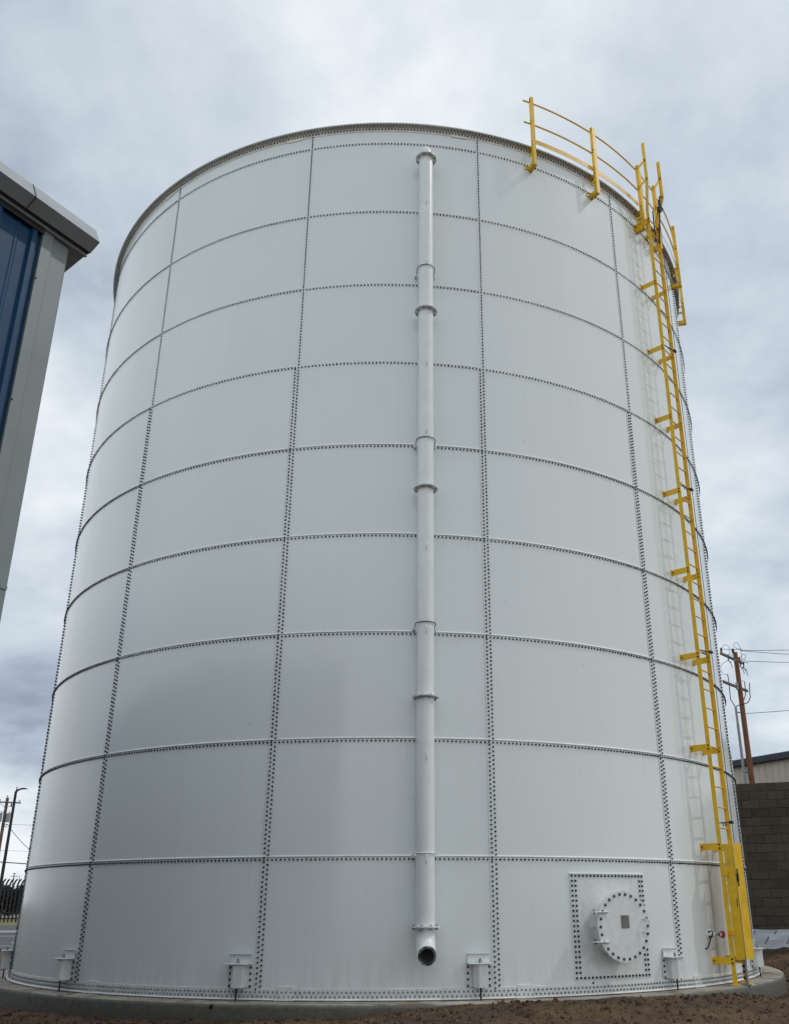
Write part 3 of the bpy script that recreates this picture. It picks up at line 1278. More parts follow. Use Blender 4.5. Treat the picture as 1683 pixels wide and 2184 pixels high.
m.cyl(LP(-.183, .497, 1.36), LP(-.183, .497, 1.12), .011, 8)
m.build('lock', DARK, g)
m = MB()
m.box(LP(-.1935, .445, .90), lu*.0015, ln*.006, Zv*.055, .001)
m.build('slot', DARK, g)
m = MB()
m.cyl(LP(-.02, LD+.10, ZSLAB+.01), LP(-.02, LD+.10, .2), .022, 14)
m.lathe(LP(-.02, LD+.10, ZSLAB+.003), Zv, [(0, .06), (.007, .06)], 20)
m.build('support_post', GALV, lad, angle=40)
m = MB()
for zc in (-.02, .05, -.1):
    m.cyl(LP(-.10, LD+.09, zc), LP(.05, LD+.09, zc), .010, 8)
    m.box(LP(-.06, LD+.09, zc), lu*.012, ln*.018, Zv*.018, .004)
m.box(LP(.13, LD+.075, .17), lu*.03, ln*.02, Zv*.02, .006)
m.build('post_clamp', DARK, lad)

# ---- guard rail on the rim
gr = thing('rim_guardrail', P(47, R+.2, ZTOP), 'yellow steel guardrail standing on the right part of the tank rim around the ladder top', 'guardrail')
POSTS = [20.4, 32.5, 44.7, 50.8, 62.6, 74.6]
for i, t in enumerate(POSTS):
    n_, u_ = rad(t), tan(t)
    m = MB()
    za, zb = 13.30, 14.93
    rr = R+.175
    pw = .026 if i == 0 else .036
    m.box(P(t, rr, (za+zb)/2), u_*.0035, n_*.034, Zv*(zb-za)/2)
    m.box(P(t, rr+.0305, (za+zb)/2+.0)+u_*(pw+.0035), u_*pw, n_*.0035, Zv*(zb-za)/2)
    p_ = m.build('post', YEL, gr)
    m = MB()
    m.box(P(t, R+.10, 13.345)-u_*.0075, u_*.0035, n_*.10, Zv*.045)
    m.box(P(t, R+.012, 13.375)-u_*.046, u_*.036, n_*.0035, Zv*.045)
    m.build('post_bracket', YEL, p_)
    m = MB()
    m.box(P(t, R+.10, 13.302)+u_*.03, u_*.036, n_*.10, Zv*.0035)
    m.build('foot_tray', YEL, p_)
    m = MB()
    m.box(P(t, R+.125, 13.60)-u_*.0075, u_*.0035, n_*.07, Zv*.03)
    m.box(P(t, R+.07, 13.79)+u_*.03, u_*.03, n_*.06, Zv*.004)
    m.build('post_bracket', YEL, p_)
    m = MB()
    for z in (13.31, 13.38, 13.78, 13.86, 14.30, 14.36, 14.84, 14.89):
        bolt_geo(m, P(t, rr+.006, z)-u_*.0035, -u_, .011, .012, 8)
        bolt_geo(m, P(t, rr+.006, z)+u_*.0035, u_, .011, .012, 8)
    bolt_geo(m, P(t, R+.016, 13.40)-u_*.035, n_, .0125, .014, 8)
    m.build('post_bolts', DARK, p_)
def arc(r, z, a, b, n=60): return [P(a+(b-a)*i/n, r, z) for i in range(n+1)]
for nm, z, a, b in (('top_rail', 14.86, 19.35, 44.9), ('top_rail', 14.86, 50.6, 76.5), ('mid_rail', 14.33, 19.35, 44.9), ('mid_rail', 14.33, 50.6, 76.5)):
    m = MB()
    m.tube(arc(R+.128, z, a, b), .0165, 10)
    m.build(nm, YEL2, gr, angle=40)
for z in (14.86, 14.33):
    m = MB()
    m.tube(arc(R+.128, z, 44.9, 50.6, 12), .014, 8)
    m.build('gate_bar', YEL2, gr, angle=40)
m = MB()
m.box(P(46.2, R+.15, 14.6), tan(46.2)*.05, rad(46.2)*.003, Zv*.30, .001)
m.build('gate_plate', YEL, gr)
for a, b in ((20.6, 44.5), (51.0, 74.4)):
    m = MB()
    m.ringpoly([(R+.131, 13.875), (R+.137, 13.875), (R+.137, 13.975), (R+.131, 13.975)], a, b, 60)
    m.build('toe_board', YEL2 if a < 40 else TRIM, gr)
for i, (t, s_) in enumerate(((44.7, -1), (50.8, 1))):
    for z in (14.84, 14.36, 13.52):
        m = MB()
        if z > 14:
            a = P(t, R+.19, z); b = LP(s_*.33, LD+.12, z)
        else:
            a = P(t, R+.05, z); b = LP(s_*LW, LD+.02, z-.02)
        m.bar(a, b, .006, .07)
        c_ = m.build('ladder_tie', YEL, gr)
        m = MB()
        for dz in (.02, -.02):
            bolt_geo(m, b+Zv*dz+lu*s_*.008, lu*s_, .012, .016, 8)
            bolt_geo(m, b+Zv*dz-lu*s_*.008, -lu*s_, .012, .016, 8)
        m.build('tie_bolts', DARK, c_)

# ---- red capped valve
vt = 44.3
vn, vu = rad(vt), tan(vt)
va = thing('sample_valve', P(vt, R, .47), 'small white flanged valve with a red cap and black tail hose beside the ladder foot', 'valve')
m = MB()
m.lathe(P(vt, R+.002, .47), vn, [(0, .068), (.011, .068)], 28)
m.lathe(P(vt, R+.013, .47), vn, [(0, .032), (.04, .032), (.05, .024), (.10, .024)], 20)
m.build('nozzle', SEAL, va, angle=35)
for q in range(4):
    a = 2*PI*(q+.5)/4
    m = MB()
    bolt_geo(m, P(vt, R+.013, .47)+(vu*math.cos(a)+Zv*math.sin(a))*.050, vn, .012, .03, 8)
    m.build('flange_bolt', DARK, va)
m = MB()
m.lathe(P(vt, R+.11, .47), vn, [(0, .022), (.055, .018)], 14)
m.build('stem', GALV, va, angle=35)
m = MB()
m.lathe(P(vt, R+.16, .47), vn, [(0, .024), (.015, .036), (.035, .038), (.042, .050), (.068, .051), (.076, .042)], 18)
cp = m.build('red_cap', RED, va, angle=35)
m = MB()
m.box(P(vt, R+.215, .47)-vu*.050, vn*.015, vu*.004, Zv*.022, .002)
m.build('white_tag', PLAST, cp)
m = MB()
pts = [P(vt, R+.075, .50)-vu*.02, P(vt, R+.08, .47)-vu*.05, P(vt, R+.05, .40)-vu*.07, P(vt, R+.03, .34)-vu*.075, P(vt, R+.02, .30)-vu*.10, P(vt, R+.012, .275)-vu*.14, P(vt, R+.01, .285)-vu*.16]
m.tube(pts, .0085, 8)
m.build('tail_hose', RUBBER, va, smooth=True)

# ------------------------------------------------------------------ blue building, left
BC = Vector((-2.489, -13.202, 0))
KB = .9                      # building module: its trim is nine tenths of the drawn size
ba = R2(34)
BU = Vector((math.sin(ba), math.cos(ba), 0)); BN = Vector((math.cos(ba), -math.sin(ba), 0))
EZ = 6.0
BL = 24.0
def BP(u, n, z): return BC+BU*u*KB+BN*n*KB+Vector((0, 0, 5.49+(z-EZ)*KB))
bd = thing('metal_building', Vector((BC.x, BC.y, -.42)), 'blue ribbed metal building with grey corner trim and grey roof edge at the left', 'building')
# ribbed wall
m = MB()
prof = []
u = -.235
while u > -BL:
    for du, dn in ((0, 0), (-.045, 0), (-.060, .030), (-.095, .030), (-.110, 0), (-.19, 0), (-.20, .006), (-.215, .006), (-.225, 0)):
        prof.append((u+du, dn))
    u -= .305
prof.append((-BL, 0))
for (ua, na), (ub, nb) in zip(prof, prof[1:]):
    m.quad(BP(ub, nb, -.85), BP(ua, na, -.85), BP(ua, na, EZ-.03), BP(ub, nb, EZ-.03))
m.build('ribbed_wall', BLUE, bd)
m = MB()
DP = 19.0
prof = []
v_ = -.02
while v_ > -DP:
    for dv_, dn in ((0, 0), (-.19, 0), (-.205, .028), (-.24, .028), (-.255, 0)):
        prof.append((v_+dv_, dn))
    v_ -= .305
for (va_, ua_), (vb_, ub_) in zip(prof, prof[1:]):
    m.quad(BP(ua_, va_, -.85), BP(ub_, vb_, -.85), BP(ub_, vb_, EZ-.03), BP(ua_, va_, EZ-.03))
m.quad(BP(-BL, 0, -.85), BP(-BL, -DP, -.85), BP(-BL, -DP, EZ-.03), BP(-BL, 0, EZ-.03))
m.quad(BP(-BL, -DP, -.85), BP(0, -DP, -.85), BP(0, -DP, EZ-.03), BP(-BL, -DP, EZ-.03))
m.build('end_wall', BLUE, bd)
# corner trim: folded, with a raised inner leg
m = MB()
cs = [(-.245, .004), (-.245, .034), (-.155, .034), (-.145, .022), (-.012, .022), (0.004, .010), (.006, -.15)]
for (ua, na), (ub, nb) in zip(cs, cs[1:]):
    for za, zb in ((-.85, 2.995), (3.0, EZ-.028)):
        m.quad(BP(ua, na, za), BP(ub, nb, za), BP(ub, nb, zb), BP(ua, na, zb))
ct = m.build('corner_trim', GTRIM, bd)
m = MB()
m.box(BP(-.08, .0265, 2.985), BU*.070, BN*.003, Zv*.012)
m.build('trim_lap', GTRIM, ct)
m = MB()
for z in (5.50, 4.4, 3.3, 2.2, 1.1):
    m.lathe(BP(-.238, .034, z), BN, [(0, .007), (.005, .006)], 8)
m.build('trim_screws', DARK, ct)
# roof edge
E_ = .147
rp = [(.05, -.012), (.05, .004), (.028, .022), (.104, -.010), (.205, .054), (.199, .06), (.124, .216), (.10, .221), (-.25, .235), (-.25, -.07)]
m = MB()
ua, ub = -BL, E_
pa = [BP(ua, n, EZ+z) for n, z in rp[3:8]]
pb = [BP(ub, n, EZ+z) for n, z in rp[3:8]]
for i in range(4):
    m.quad(pa[i], pb[i], pb[i+1], pa[i+1])
m.poly([*pb, BP(ub, -.02, EZ+.20), BP(ub, -.02, EZ+.0)])
m.quad(BP(ua, .103, EZ-.008), BP(ub, .103, EZ-.008), BP(ub, .09, EZ+.03), BP(ua, .09, EZ+.03))
m.quad(BP(ua, .09, EZ+.03), BP(ub, .09, EZ+.03), BP(ub, -.02, EZ+.03), BP(ua, -.02, EZ+.03))
gt = m.build('gutter', GUTT, bd)
for us in (-.46, -3.5, -6.5, -9.5):
    m = MB()
    q = [BP(us, n+.001, EZ+z) for n, z in rp[3:7]]
    m.tube([BP(us, .105, EZ-.011), BP(us, .207, EZ+.052), BP(us, .202, EZ+.062), BP(us, .126, EZ+.218)], .0028, 6)
    m.build('gutter_joint', DARK, gt)
m = MB()
m.box(BP((ua+ub)/2, .047, EZ-.014), BU*KB*(ub-ua)/2, BN*.011, Zv*.014)
m.build('eave_trim', GUTT, bd)
m = MB()
def rz(n): return EZ+.22+(n-.12)*.008
nb_ = -19.15
m.quad(BP(ua, .12, rz(.12)), BP(ub, .12, rz(.12)), BP(ub, nb_, rz(nb_)), BP(ua, nb_, rz(nb_)))
m.quad(BP(ub, .03, EZ-.008), BP(ua, .03, EZ-.008), BP(ua, -.26, EZ-.085), BP(ub, -.26, EZ-.085))
m.quad(BP(ub, -.26, EZ-.085), BP(ua, -.26, EZ-.085), BP(ua, nb_, EZ-.085), BP(ub, nb_, EZ-.085))
m.poly([BP(ub+.0005, .03, EZ-.008), BP(ub+.0005, -.26, EZ-.085), BP(ub+.0005, nb_, EZ-.085), BP(ub+.0005, nb_, rz(nb_)), BP(ub+.0005, .10, rz(.10))])
m.build('roof', GUTT, bd)
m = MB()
m.box(BP((ua-.24)/2, .034, EZ-.050), BU*KB*(abs(ua)-.24)/2, BN*.004, Zv*.022)  # black strip standing in for the shadow under the eave trim
m.build('eave_shadow_strip', BLACK, bd)

# ------------------------------------------------------------------ block wall, right
bw = thing('block_wall', WALL_A+Vector((0, 0, -.05)), 'rough dark grey cement block wall behind the tank at the right', 'wall')
WT = 3.59
m = MB()
L = (WALL_B-WALL_A).length
random.seed(11)
row = 0
z = WT-.2
while z > -.6:
    s = -.2*(row % 2)
    while s < L:
        a = max(s, 0); b = min(s+.4, L)
        if b-a > .05:
            o_ = random.uniform(-.006, .008)
            c = WALL_A+WD*((a+b)/2)+WN*(o_-.1)+Vector((0, 0, z+.1+random.uniform(-.002, .002)))
            tw = random.uniform(-.006, .006)
            dd = (WD+WN*tw).normalized()
            m.box(c, dd*((b-a)/2-.005), WN*.1, Zv*.095, .006)
        s += .4
    z -= .2
    row += 1
m.build('blocks', BLOCK, bw)
m = MB()
m.box(WALL_A+WD*L/2-WN*.105+Vector((0, 0, (WT-.6)/2)), WD*(L/2-.01), WN*.092, Zv*((WT+.6)/2-.006))
m.build('mortar', MORT, bw)
# wrap along its foot
m = MB()
nx, nz_ = 160, 6
def wrapp(i, j):
    s = .1+(12.0)*i/nx
    zt = .315+.02*noise.noise(Vector((s*2.4, 0, 0)))
    zb_ = gheight(*(WALL_A+WD*s+WN*.05).xy)-.03
    f = j/nz_
    d = .028+.03*(1-f)+.018*noise.noise(Vector((s*3.1, f*3, 4)))+.008*noise.noise(Vector((s*11, f*8, 1)))
    return WALL_A+WD*s+WN*d+Vector((0, 0, zb_+(zt-zb_)*f))
for i in range(nx):
    for j in range(nz_):
        m.quad(wrapp(i, j), wrapp(i+1, j), wrapp(i+1, j+1), wrapp(i, j+1))
wr = m.build('plastic_sheet', WRAP, None, smooth=True)
tag(wr, 'pale blue-white building wrap sheet with slanted blue print along the foot of the block wall', 'plastic sheet')
wr.name = 'plastic_sheet'
m = MB()
for q in range(26):
    s0 = .35+.46*q
    for hh, (z0, z1) in ((0, (.02, .17)), (.23, (.22, .30))):
        s = s0+hh
        if s > 11.8:
            continue
        i0 = (s-.1)/12*nx
        def wp(ss, zz):
            i = (ss-.1)/12*nx
            a = wrapp(i, 0); b = wrapp(i, nz_)
            f = (zz-a.z)/(b.z-a.z)
            return wrapp(i, f*nz_)+WN*.006
        npc = 5
        for e in range(npc):
            fa, fb = e/npc+.02, (e+.82)/npc
            l = .10 if hh == 0 else .05
            m.quad(wp(s+l*fa-.012, z0+(z1-z0)*fa), wp(s+l*fa+.014, z0+(z1-z0)*fa-.008), wp(s+l*fb+.014, z0+(z1-z0)*fb-.008), wp(s+l*fb-.012, z0+(z1-z0)*fb))
m.build('printed_marks', WRAPB, wr)
# reel / hose loop at the frame edge
rc = WALL_A+WD*3.36+WN*.22+Vector((0, 0, .60))
rl = thing('cable_reel', rc-Vector((0, 0, .36)), 'pale rimmed cable reel standing against the block wall at the right edge', 'cable reel')
m = MB()
pts = [rc+WD*(.36*math.cos(a))+Zv*(.36*math.sin(a)) for a in [2*PI*i/40 for i in range(40)]]
m.tube(pts, .028, 10, closed=True)
m.build('rim', PLAST, rl, smooth=True)
m = MB()
m.lathe(rc-WN*.06, WN, [(0, .325), (.06, .325), (.10, .12)], 36)
m.build('drum', RUBBER, rl, angle=35)
m = MB()
m.box(rc-Zv*.43+WD*0, WD*.22, WN*.06, Zv*.05, .01)
m.bar(rc-Zv*.40-WD*.15, rc-WD*.02, .03, .03)
m.bar(rc-Zv*.40+WD*.15, rc+WD*.02, .03, .03)
m.build('stand', DARK, rl)

# ------------------------------------------------------------------ beige building beyond the wall
ga = Vector((21.3, 37.4, 0)); gb = Vector((23.26, 33.56, 0))
gd = (gb-ga).normalized(); gn = Vector((gd.y, -gd.x, 0))
if gn.dot(Vector((0, -18.7, 0))-ga) < 0:
    gn = -gn
g0 = ga-gd*6.5; g1 = ga+gd*22
bb = thing('beige_metal_shed', ga-Vector((0, 0, .3)), 'beige ribbed metal shed with a dark navy roof edge beyond the block wall', 'building')
m = MB()
LL = (g1-g0).length
s = 0
pr = []
while s < LL:
    for ds, dn in ((0, 0), (.36, 0), (.39, .045), (.45, .045), (.48, 0)):
        pr.append((s+ds, dn))
    s += .5
for (sa, na), (sb, nb) in zip(pr, pr[1:]):
    a = g0+gd*sa+gn*na; b = g0+gd*sb+gn*nb
    m.quad(a+Zv*-.4, b+Zv*-.4, b+Zv*8.75, a+Zv*8.75)
m.build('ribbed_wall', BEIGE, bb)
m = MB()
for q in range(10):
    c = g0+gd*(2.4+3*q)+gn*.004
    m.box(c+Zv*4.2, gd*.03, gn*.012, Zv*4.5)
m.build('panel_joints', simple('joint_grey', (.10, .10, .095), .7), bb)
m = MB()
m.quad(g0+Zv*-.4-gn*9, g0+Zv*-.4, g0+Zv*8.75, g0+Zv*8.75-gn*9)
m.quad(g1+Zv*-.4, g1+Zv*-.4-gn*9, g1+Zv*8.75-gn*9, g1+Zv*8.75)
m.build('end_wall', BEIGE, bb)
m = MB()
m.box((g0+g1)/2-gn*4.4+Zv*8.93, gd*(LL/2+.2), gn*4.75, Zv*.2, .03)
m.build('roof_edge', NAVY, bb)

# ------------------------------------------------------------------ utility pole, right
pb_ = R2(21.75)
RT = Vector((math.cos(pb_), -math.sin(pb_), 0)); FW = Vector((math.sin(pb_), math.cos(pb_), 0))
PB = Vector((17.787, 25.894, 0))
up = thing('utility_pole', PB-Vector((0, 0, .3)), 'brown wooden utility pole with two grey crossarms and a grey conduit beyond the block wall', 'utility pole', 'utility poles')
def UP(s, d, z): return PB+RT*s+FW*d+Zv*z
m = MB()
m.tube([UP(0, 0, -.4), UP(0, 0, 6), UP(0, 0, 13.03), UP(0, 0, 13.06)], [.16, .145, .115, .10], 18)
m.build('pole', WOOD, up, angle=40)
for (sa, da, sb, db, z) in ((-.71, -1.3, .30, 1.25, 12.72), (-.77, -1.5, .36, 1.25, 11.22)):
    m = MB()
    m.bar(UP(sa, da-.15, z), UP(sb, db-.15, z), .10, .13, bev=.01)
    m.build('crossarm', ARM, up)
def insul(s, d, z, sc=1.):
    m = MB()
    m.lathe(UP(s, d, z), Zv, [(0, .02), (.06*sc, .02), (.061*sc, .07*sc), (.10*sc, .08*sc), (.101*sc, .045*sc), (.15*sc, .045*sc), (.151*sc, .075*sc), (.19*sc, .08*sc), (.2*sc, .045*sc), (.26*sc, .05*sc), (.28*sc, .03*sc)], 12)
    m.build('insulator', CERA, up, angle=35)
insul(-.66, -1.35, 12.78, .9)
insul(-.10, -.1, 12.95, 1.1)
insul(.16, .9, 12.78, .9)
m = MB()
m.cyl(UP(-.10, -.1, 12.5), UP(-.10, -.1, 13.0), .03, 8)
m.box(UP(-.05, -.1, 12.62), RT*.06, FW*.03, Zv*.05)
m.build('top_pin', GREYM, up)
for (s, z) in ((-.36, 12.72), (.19, 12.36), (.35, 12.25)):
    m = MB()
    m.cyl(UP(s, -.35, z+.18), UP(s-.03, -.35, z-.16), .032, 8)
    m.cyl(UP(s-.03, -.35, z+.19), UP(s+.24, -.35, z+.10), .012, 6)
    m.cyl(UP(s-.02, -.35, z-.17), UP(s+.10, -.35, z-.24), .016, 6)
    m.cyl(UP(s+.06, -.37, z-.22), UP(s+.13, -.37, z-.55), .014, 6)
    m.box(UP(s+.05, -.36, z-.24), RT*.035, FW*.03, Zv*.03)
    m.build('fuse_cutout', DARK, up)
def cable(name, pts, r=.011, par=up, mat=None):
    m = MB()
    P_ = [UP(*p) for p in pts]
    out = []
    for i in range(len(P_)-1):
        p0 = P_[max(i-1, 0)]; p1 = P_[i]; p2 = P_[i+1]; p3 = P_[min(i+2, len(P_)-1)]
        for k in range(6):
            t = k/6
            out.append(.5*((2*p1)+(p2-p0)*t+(2*p0-5*p1+4*p2-p3)*t*t+(3*p1-p0-3*p2+p3)*t**3))
    out.append(P_[-1])
    m.tube(out, r, 6)
    return m.build(name, mat or WIRE, par, smooth=True)
D_ = -.4
cable('jumper', [(-.41, D_, 12.55), (-.67, D_, 12.43), (-.8, D_, 12.23), (-.76, D_, 11.94), (-.61, D_, 11.85), (-.51, D_, 11.85)])
cable('jumper', [(-.30, D_, 12.9), (-.26, D_, 13.2), (-.36, D_, 13.40), (-.5, D_, 13.40), (-.60, D_, 13.28), (-.52, D_, 13.18), (-.18, D_, 13.14), (.3, D_, 13.09)])
cable('jumper', [(.28, D_, 12.5), (.30, D_, 12.9), (.28, D_, 13.2), (.15, D_, 13.46), (.02, D_, 13.44), (-.02, D_, 13.28), (.12, D_, 13.16), (.4, D_, 13.09)])
cable('jumper', [(.42, D_, 12.55), (.50, D_, 12.72), (.45, D_, 12.82), (.33, D_, 12.80), (.24, D_, 12.68), (.30, D_, 12.57), (.45, D_, 12.53)])
cable('riser_cable', [(-.51, D_, 11.85), (-.49, D_, 11.47), (-.51, D_, 10.61), (-.45, D_, 10.4), (-.33, D_+.1, 10.16)], .022, mat=DARK)
cable('riser_cable', [(.27, D_, 11.39), (.25, D_, 10.9), (.22, D_, 10.69), (.12, D_, 10.46)], .022, mat=DARK)
cable('riser_cable', [(.5, D_, 11.32), (.45, D_, 10.79), (.44, D_, 10.57), (.30, D_, 10.33), (.05, D_, 10.25), (-.25, D_+.1, 10.2), (-.30, D_+.2, 10.1)], .022, mat=DARK)
cable('jumper', [(.10, D_, 11.42), (.2, D_, 11.45), (.27, D_, 11.38)], .01)
m = MB()
m.cyl(UP(-.32, -.2, 10.16), UP(-.32, -.2, 9.3), .055, 12)
m.cyl(UP(-.32, -.2, 9.32), UP(-.32, -.2, -.3), .068, 12)
cdt = m.build('conduit', GREYM, up, angle=40)
for z in (9.9, 6.9, 3.5):
    m = MB()
    m.bar(UP(-.34, -.12, z), UP(0.02, -.12, z), .03, .05)
    m.build('standoff', ARM, up)
m = MB()
m.lathe(UP(-.12, -.25, 11.05), Zv, [(0, .07), (.35, .07), (.38, .05)], 14)
m.build('arrester', GREYM, up, angle=35)

# wires from the right pole
wires = [((.25, 13.12), (2.65, 13.04), .25), ((.3, 13.10), (2.61, 12.74), .1), ((.45, 12.53), (2.55, 12.32), .1), ((.12, 9.82), (2.2, 9.86), .05)]
wl = ['uppermost thin power line running right from the wooden pole top', 'second thin power line running right from the wooden pole top', 'third thin power line running right from the wooden pole crossarm', 'lone lower wire running right from the wooden pole at conduit height']
for (a, b, sag), lb in zip(wires, wl):
    m = MB()
    A_ = UP(a[0], -.1, a[1]); B_ = UP(b[0], -.1, b[1])
    dv = (B_-A_)
    pts = []
    for i in range(30):
        t = i/29*9
        p = A_+dv*t
        s01 = i/29
        p.z = A_.z+dv.z*min(t, 1.0+(t-1)*.2 if t > 1 else t)-sag*4*s01*(1-s01)*1.2
        pts.append(p)
    m.tube(pts, .013, 6)
    tag(m.build('power_line', WIRE, None, smooth=True), lb, 'wire', 'power lines from the wooden pole')

# ------------------------------------------------------------------ left background
# street lamp
LB = Vector((-16.825, 23.048, 0))
lb_ = R2(-21.955)
LR = Vector((math.cos(lb_), -math.sin(lb_), 0))
sl = thing('street_lamp', LB+Vector((0, 0, -.4)), 'tall black street lamp with one curved arm standing before the black fence', 'street lamp')
m = MB()
m.tube([LB+Zv*-.4, LB+Zv*5.6], [.075, .055], 14)
m.build('pole', BLACK, sl, angle=40)
m = MB()
m.tube([LB+Zv*5.5, LB+LR*.02+Zv*5.6, LB+LR*.08+Zv*5.66, LB+LR*.16+Zv*5.69], [.05, .05, .045, .04], 10)
m.cyl(LB+Zv*5.58+LR*.0, LB+LR*.02+Zv*5.80, .022, 8)
m.build('arm', BLACK, sl, angle=40)
m = MB()
i0 = len(m.v)
m.tube([LB+LR*.14+Zv*5.70, LB+LR*.22+Zv*5.72, LB+LR*.32+Zv*5.73, LB+LR*.42+Zv*5.72, LB+LR*.48+Zv*5.715], [.035, .042, .036, .022, .008], 12)
m.build('lamp_head', BLACK, sl, angle=60)

# left utility pole
QB = Vector((-36.10, 69.19, 0))
qb = R2(-22.33)
QR = Vector((math.cos(qb), -math.sin(qb), 0)); QF = Vector((math.sin(qb), math.cos(qb), 0))
def QP(s, d, z): return QB+QR*s+QF*d+Zv*z
lp = thing('utility_pole', QP(0, 0, -.4), 'weathered utility pole with one crossarm and two grey transformers at the far left', 'utility pole', 'utility poles')
m = MB()
m.tube([QP(0, 0, -.4), QP(0, 0, 10.2)], [.17, .13], 14)
m.build('pole', WOODG, lp, angle=40)
m = MB()
m.bar(QP(-1.25, -.15, 9.76), QP(1.2, -.15, 9.76), .10, .13)
m.build('crossarm', ARM, lp)
for a, b in (((-.6, 9.68), (-.08, 9.30)), ((.6, 9.68), (.08, 9.30))):
    m = MB()
    m.bar(QP(a[0], -.12, a[1]), QP(b[0], -.12, b[1]), .03, .04)
    m.build('brace', ARM, lp)
for s, z in ((-1.1, 9.83), (1.07, 9.83), (-.03, 10.2), (-.6, 9.83)):
    m = MB()
    m.lathe(QP(s, -.15, z), Zv, [(0, .02), (.06, .02), (.07, .06), (.15, .065), (.2, .035)], 10)
    m.build('insulator', GREYM, lp, angle=35)
for s in (-.38, .30):
    m = MB()
    m.lathe(QP(s, -.15, 8.0), Zv, [(0, .17), (.02, .19), (.68, .19), (.70, .205), (.74, .205), (.78, .14)], 18)
    t_ = m.build('transformer', GREYM, lp, angle=35)
    m = MB()
    m.lathe(QP(s+.05, -.15, 8.78), Zv, [(0, .03), (.02, .05), (.1, .05), (.2, .03)], 8)
    m.cyl(QP(s+.15, -.15, 8.68), QP(s+.24, -.15, 8.95), .03, 8)
    m.build('bushing', GREYM, t_)
m = MB()
m.lathe(QP(.42, -.2, 9.35), Zv, [(0, .05), (.1, .07), (.2, .05), (.33, .05)], 10)
m.build('fuse_cutout', DARK, lp)
m = MB()
m.cyl(QP(-.1, -.3, 7.7), QP(.35, -.3, 7.55), .03, 8)
m.tube([QP(.12, -.2, 7.8), QP(.3, -.2, 7.78), QP(.5, -.2, 7.65), QP(.62, -.2, 7.45)], .03, 8)
m.build('service_drop', WIRE, lp)

def span(a, b, sag, r, label):
    m = MB()
    pts = []
    for i in range(25):
        t = i/24
        p = a*(1-t)+b*t
        p.z -= sag*4*t*(1-t)
        pts.append(p)
    m.tube(pts, r, 6)
    return tag(m.build('power_line', WIRE, None, smooth=True), label, 'wire', 'power lines at the far left')

span(QP(.55, -.2, 7.55), QP(5.6, .0, 3.9), .5, .028, 'dark service wire sloping down right from the far left pole')
span(QP(-4, 0, 4.75), QP(9, 0, 4.0), .0, .045, 'thick lowest cable crossing level behind the street lamp above the fence')
span(QP(-4, 0, 5.55), QP(9, 0, 5.40), .0, .012, 'faint thin wire crossing the bright sky above the thick low cable')
span(QP(-4, 0, 7.95), QP(9, 0, 7.85), .1, .012, 'faint thin wire crossing at the height of the transformers')

# far small pole
FBb = R2(-21.357)
FB = Vector((math.sin(FBb)*150, -18.69+math.cos(FBb)*150, 0))
FR = Vector((math.cos(FBb), -math.sin(FBb), 0))
fp = thing('utility_pole', FB+Vector((0, 0, -.4)), 'small distant utility pole with two crossarms seen over the black fence', 'utility pole', 'utility poles')
m = MB()
m.tube([FB+Zv*-.4, FB+Zv*5.12], [.09, .07], 8)
m.build('pole', ARM, fp)
for a, b, z in ((-.22, .26, 5.06), (-.42, .58, 4.66)):
    m = MB()
    m.bar(FB+FR*a+Zv*z, FB+FR*b+Zv*z, .06, .08)
    m.build('crossarm', ARM, fp)
m = MB()
m.tube([FB+FR*.76+Zv*-.4, FB+FR*.76+Zv*4.75], [.05, .04], 8)
o = m.build('antenna_mast', ARM, None)
tag(o, 'short bare mast just right of the small distant utility pole', 'mast')

# palisade fence
fa = Vector((-38.0, 52.0, 0)); fb = Vector((-22.0, 58.9, 0))
fdv = (fb-fa).normalized(); fnv = Vector((fdv.y, -fdv.x, 0))
fe = thing('palisade_fence', (fa+fb)/2+Vector((0, 0, -.4)), 'tall black steel palisade fence with curved spiked tops beyond the road', 'fence')
Lf = (fb-fa).length
npk = int(Lf/.27)
for i in range(npk):
    c = fa+fdv*(.27*i)
    m = MB()
    pts = [c+Zv*-.36, c+Zv*1.9, c+Zv*2.3+fnv*.02+fdv*.02, c+Zv*2.55+fnv*.10+fdv*.10, c+Zv*2.68+fnv*.2+fdv*.2]
    for a, b in zip(pts, pts[1:]):
        m.bar(a, b, .125, .03, up=fnv)
    m.poly([pts[-1]-fdv*.03, pts[-1]+fdv*.05, pts[-1]+fdv*.07+Zv*.09])
    m.build('picket', BLACK, fe)
for z in (-.1, .28, 1.95):
    m = MB()
    m.bar(fa-fdv*.2+fnv*-.03+Zv*z, fb+fnv*-.03+Zv*z, .05, .07)
    m.build('rail', BLACK, fe)

# scrub beyond the fence
def scrub(cx, cy, w, h, seedn, nclump):
    rnd = random.Random(seedn)
    m = MB()
    for q in range(nclump):
        x = rnd.uniform(-w/2, w/2); y = rnd.uniform(-2, 2)
        top = h*(.80+.20*noise.noise(Vector((x*.9+seedn, y*.3, 0)))+.08*noise.noise(Vector((x*4, 0, 2))))
        z = -.1+(top+.1)*rnd.random()**.6
        s = rnd.uniform(.08, .20)
        a = Vector((rnd.gauss(0, 1), rnd.gauss(0, 1), rnd.gauss(0, 1))).normalized()*s
        b = Vector((rnd.gauss(0, 1), rnd.gauss(0, 1), rnd.gauss(0, 1))).normalized()*s
        c = Vector((cx+x, cy+y, z))
        m.quad(c-a, c-b, c+a, c+b)
    return m
o = scrub(-33, 76, 30, 3.0, 5, 26000).build('scrub', SCRUB)
tag(o, 'dark scrub mass behind the black palisade fence', 'scrub', kind='stuff')
m = MB()
rnd = random.Random(9)
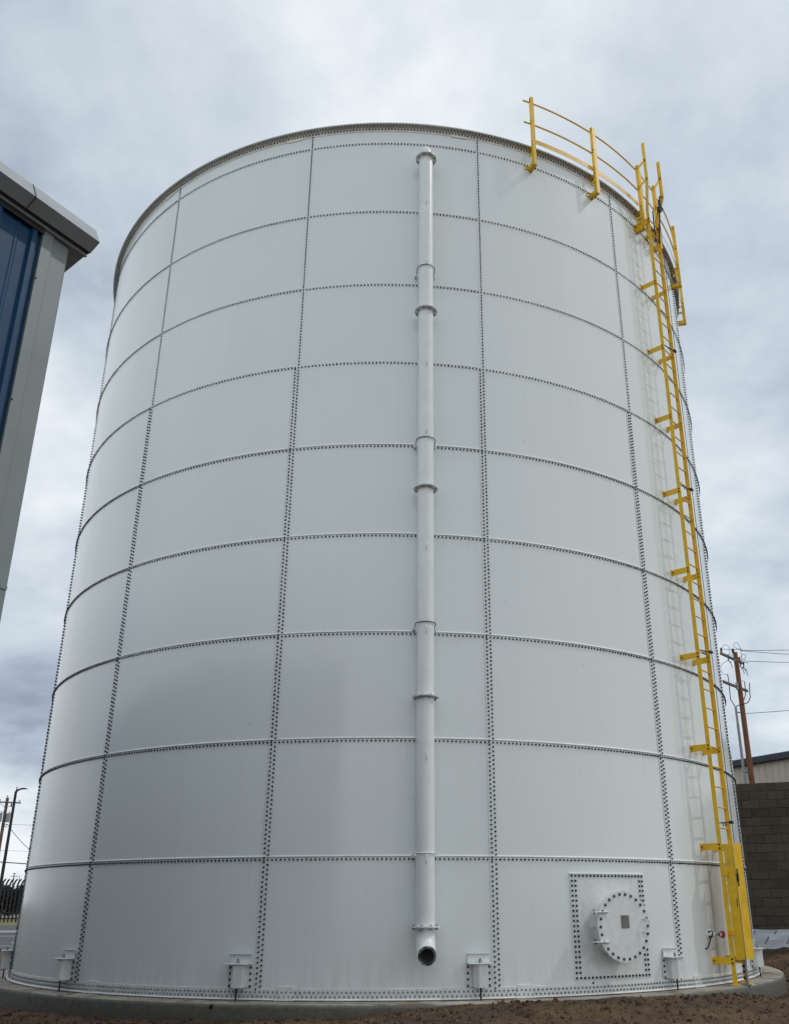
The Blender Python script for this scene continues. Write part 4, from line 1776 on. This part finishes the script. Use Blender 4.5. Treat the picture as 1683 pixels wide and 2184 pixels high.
def twig(m, p, d, l, r, lev):
    q = p+d*l
    m.tube([p, q], [r, r*.6], 4, caps=False)
    if lev > 0:
        for _ in range(3):
            nd = (d+Vector((rnd.gauss(0, .5), rnd.gauss(0, .5), rnd.gauss(.1, .3)))).normalized()
            twig(m, q, nd, l*.65, r*.6, lev-1)
tree_specs = [(-52.5, 99.0, 'bare thin tree crown showing faintly over the fence, left of the small far pole'), (-47.6, 96.5, 'bare thin tree crown showing faintly over the fence, right of the small far pole')]
for tx, ty, lb in tree_specs:
    m = MB()
    twig(m, Vector((tx, ty, -.4)), Vector((0, 0, 1)), 1.5, .10, 0)
    tr = m.build('trunk', BARK)
    e = thing('bare_tree', (tx, ty, -.4), lb, 'tree', 'bare trees beyond the fence')
    attach(tr, e)
    m = MB()
    for _ in range(4):
        nd = Vector((rnd.gauss(0, .5), rnd.gauss(0, .5), 1)).normalized()
        twig(m, Vector((tx, ty, 1.0)), nd, 1.1, .05, 4)
    m.build('crown', BARK, e)

# ------------------------------------------------------------------ clods, straw and litter on the dirt
random.seed(21)
m = MB()
def clod(m, p, s):
    base = [(1, 0, 0), (-1, 0, 0), (0, 1, 0), (0, -1, 0), (0, 0, 1), (0, 0, -1)]
    vs = []
    ax = Matrix.Rotation(random.random()*6, 3, Vector((random.gauss(0, 1), random.gauss(0, 1), random.gauss(0, 1))).normalized())
    for b in base:
        vs.append(p+ax @ (Vector(b)*s*random.uniform(.6, 1.3)))
    i = len(m.v)
    m.v += [tuple(v) for v in vs]
    for a, b in ((0, 2), (2, 1), (1, 3), (3, 0)):
        m.f.append((i+a, i+b, i+4)); m.f.append((i+b, i+a, i+5))
for q in range(5200):
    t = random.uniform(-75, 100); r = RS+.03+abs(random.gauss(0, 1.6))
    x, y = r*math.sin(R2(t)), -r*math.cos(R2(t))
    s = random.choice((.008, .012, .012, .018, .018, .028)) * random.uniform(.7, 1.5)
    clod(m, Vector((x, y, gheight(x, y)+s*.2)), s)
o = m.build('soil_clods', DIRT)
tag(o, 'loose brown soil clods scattered on the dirt around the slab', 'soil', kind='stuff')
m = MB()
STRAW = simple('straw', (.30, .22, .11), .8, 0, .3, 10)
for q in range(2600):
    t = random.gauss(8, 26); r = RS+.05+abs(random.gauss(0, .9))
    x, y = r*math.sin(R2(t)), -r*math.cos(R2(t))
    p = Vector((x, y, gheight(x, y)+.006))
    d = Vector((random.gauss(0, 1), random.gauss(0, 1), random.gauss(.15, .3))).normalized()*random.uniform(.015, .05)
    w = Vector((-d.y, d.x, 0)).normalized()*.0012
    m.quad(p-d-w, p-d+w, p+d+w, p+d-w)
o = m.build('straw', STRAW)
tag(o, 'dry straw bits lying on the dirt before the slab', 'straw', kind='stuff')
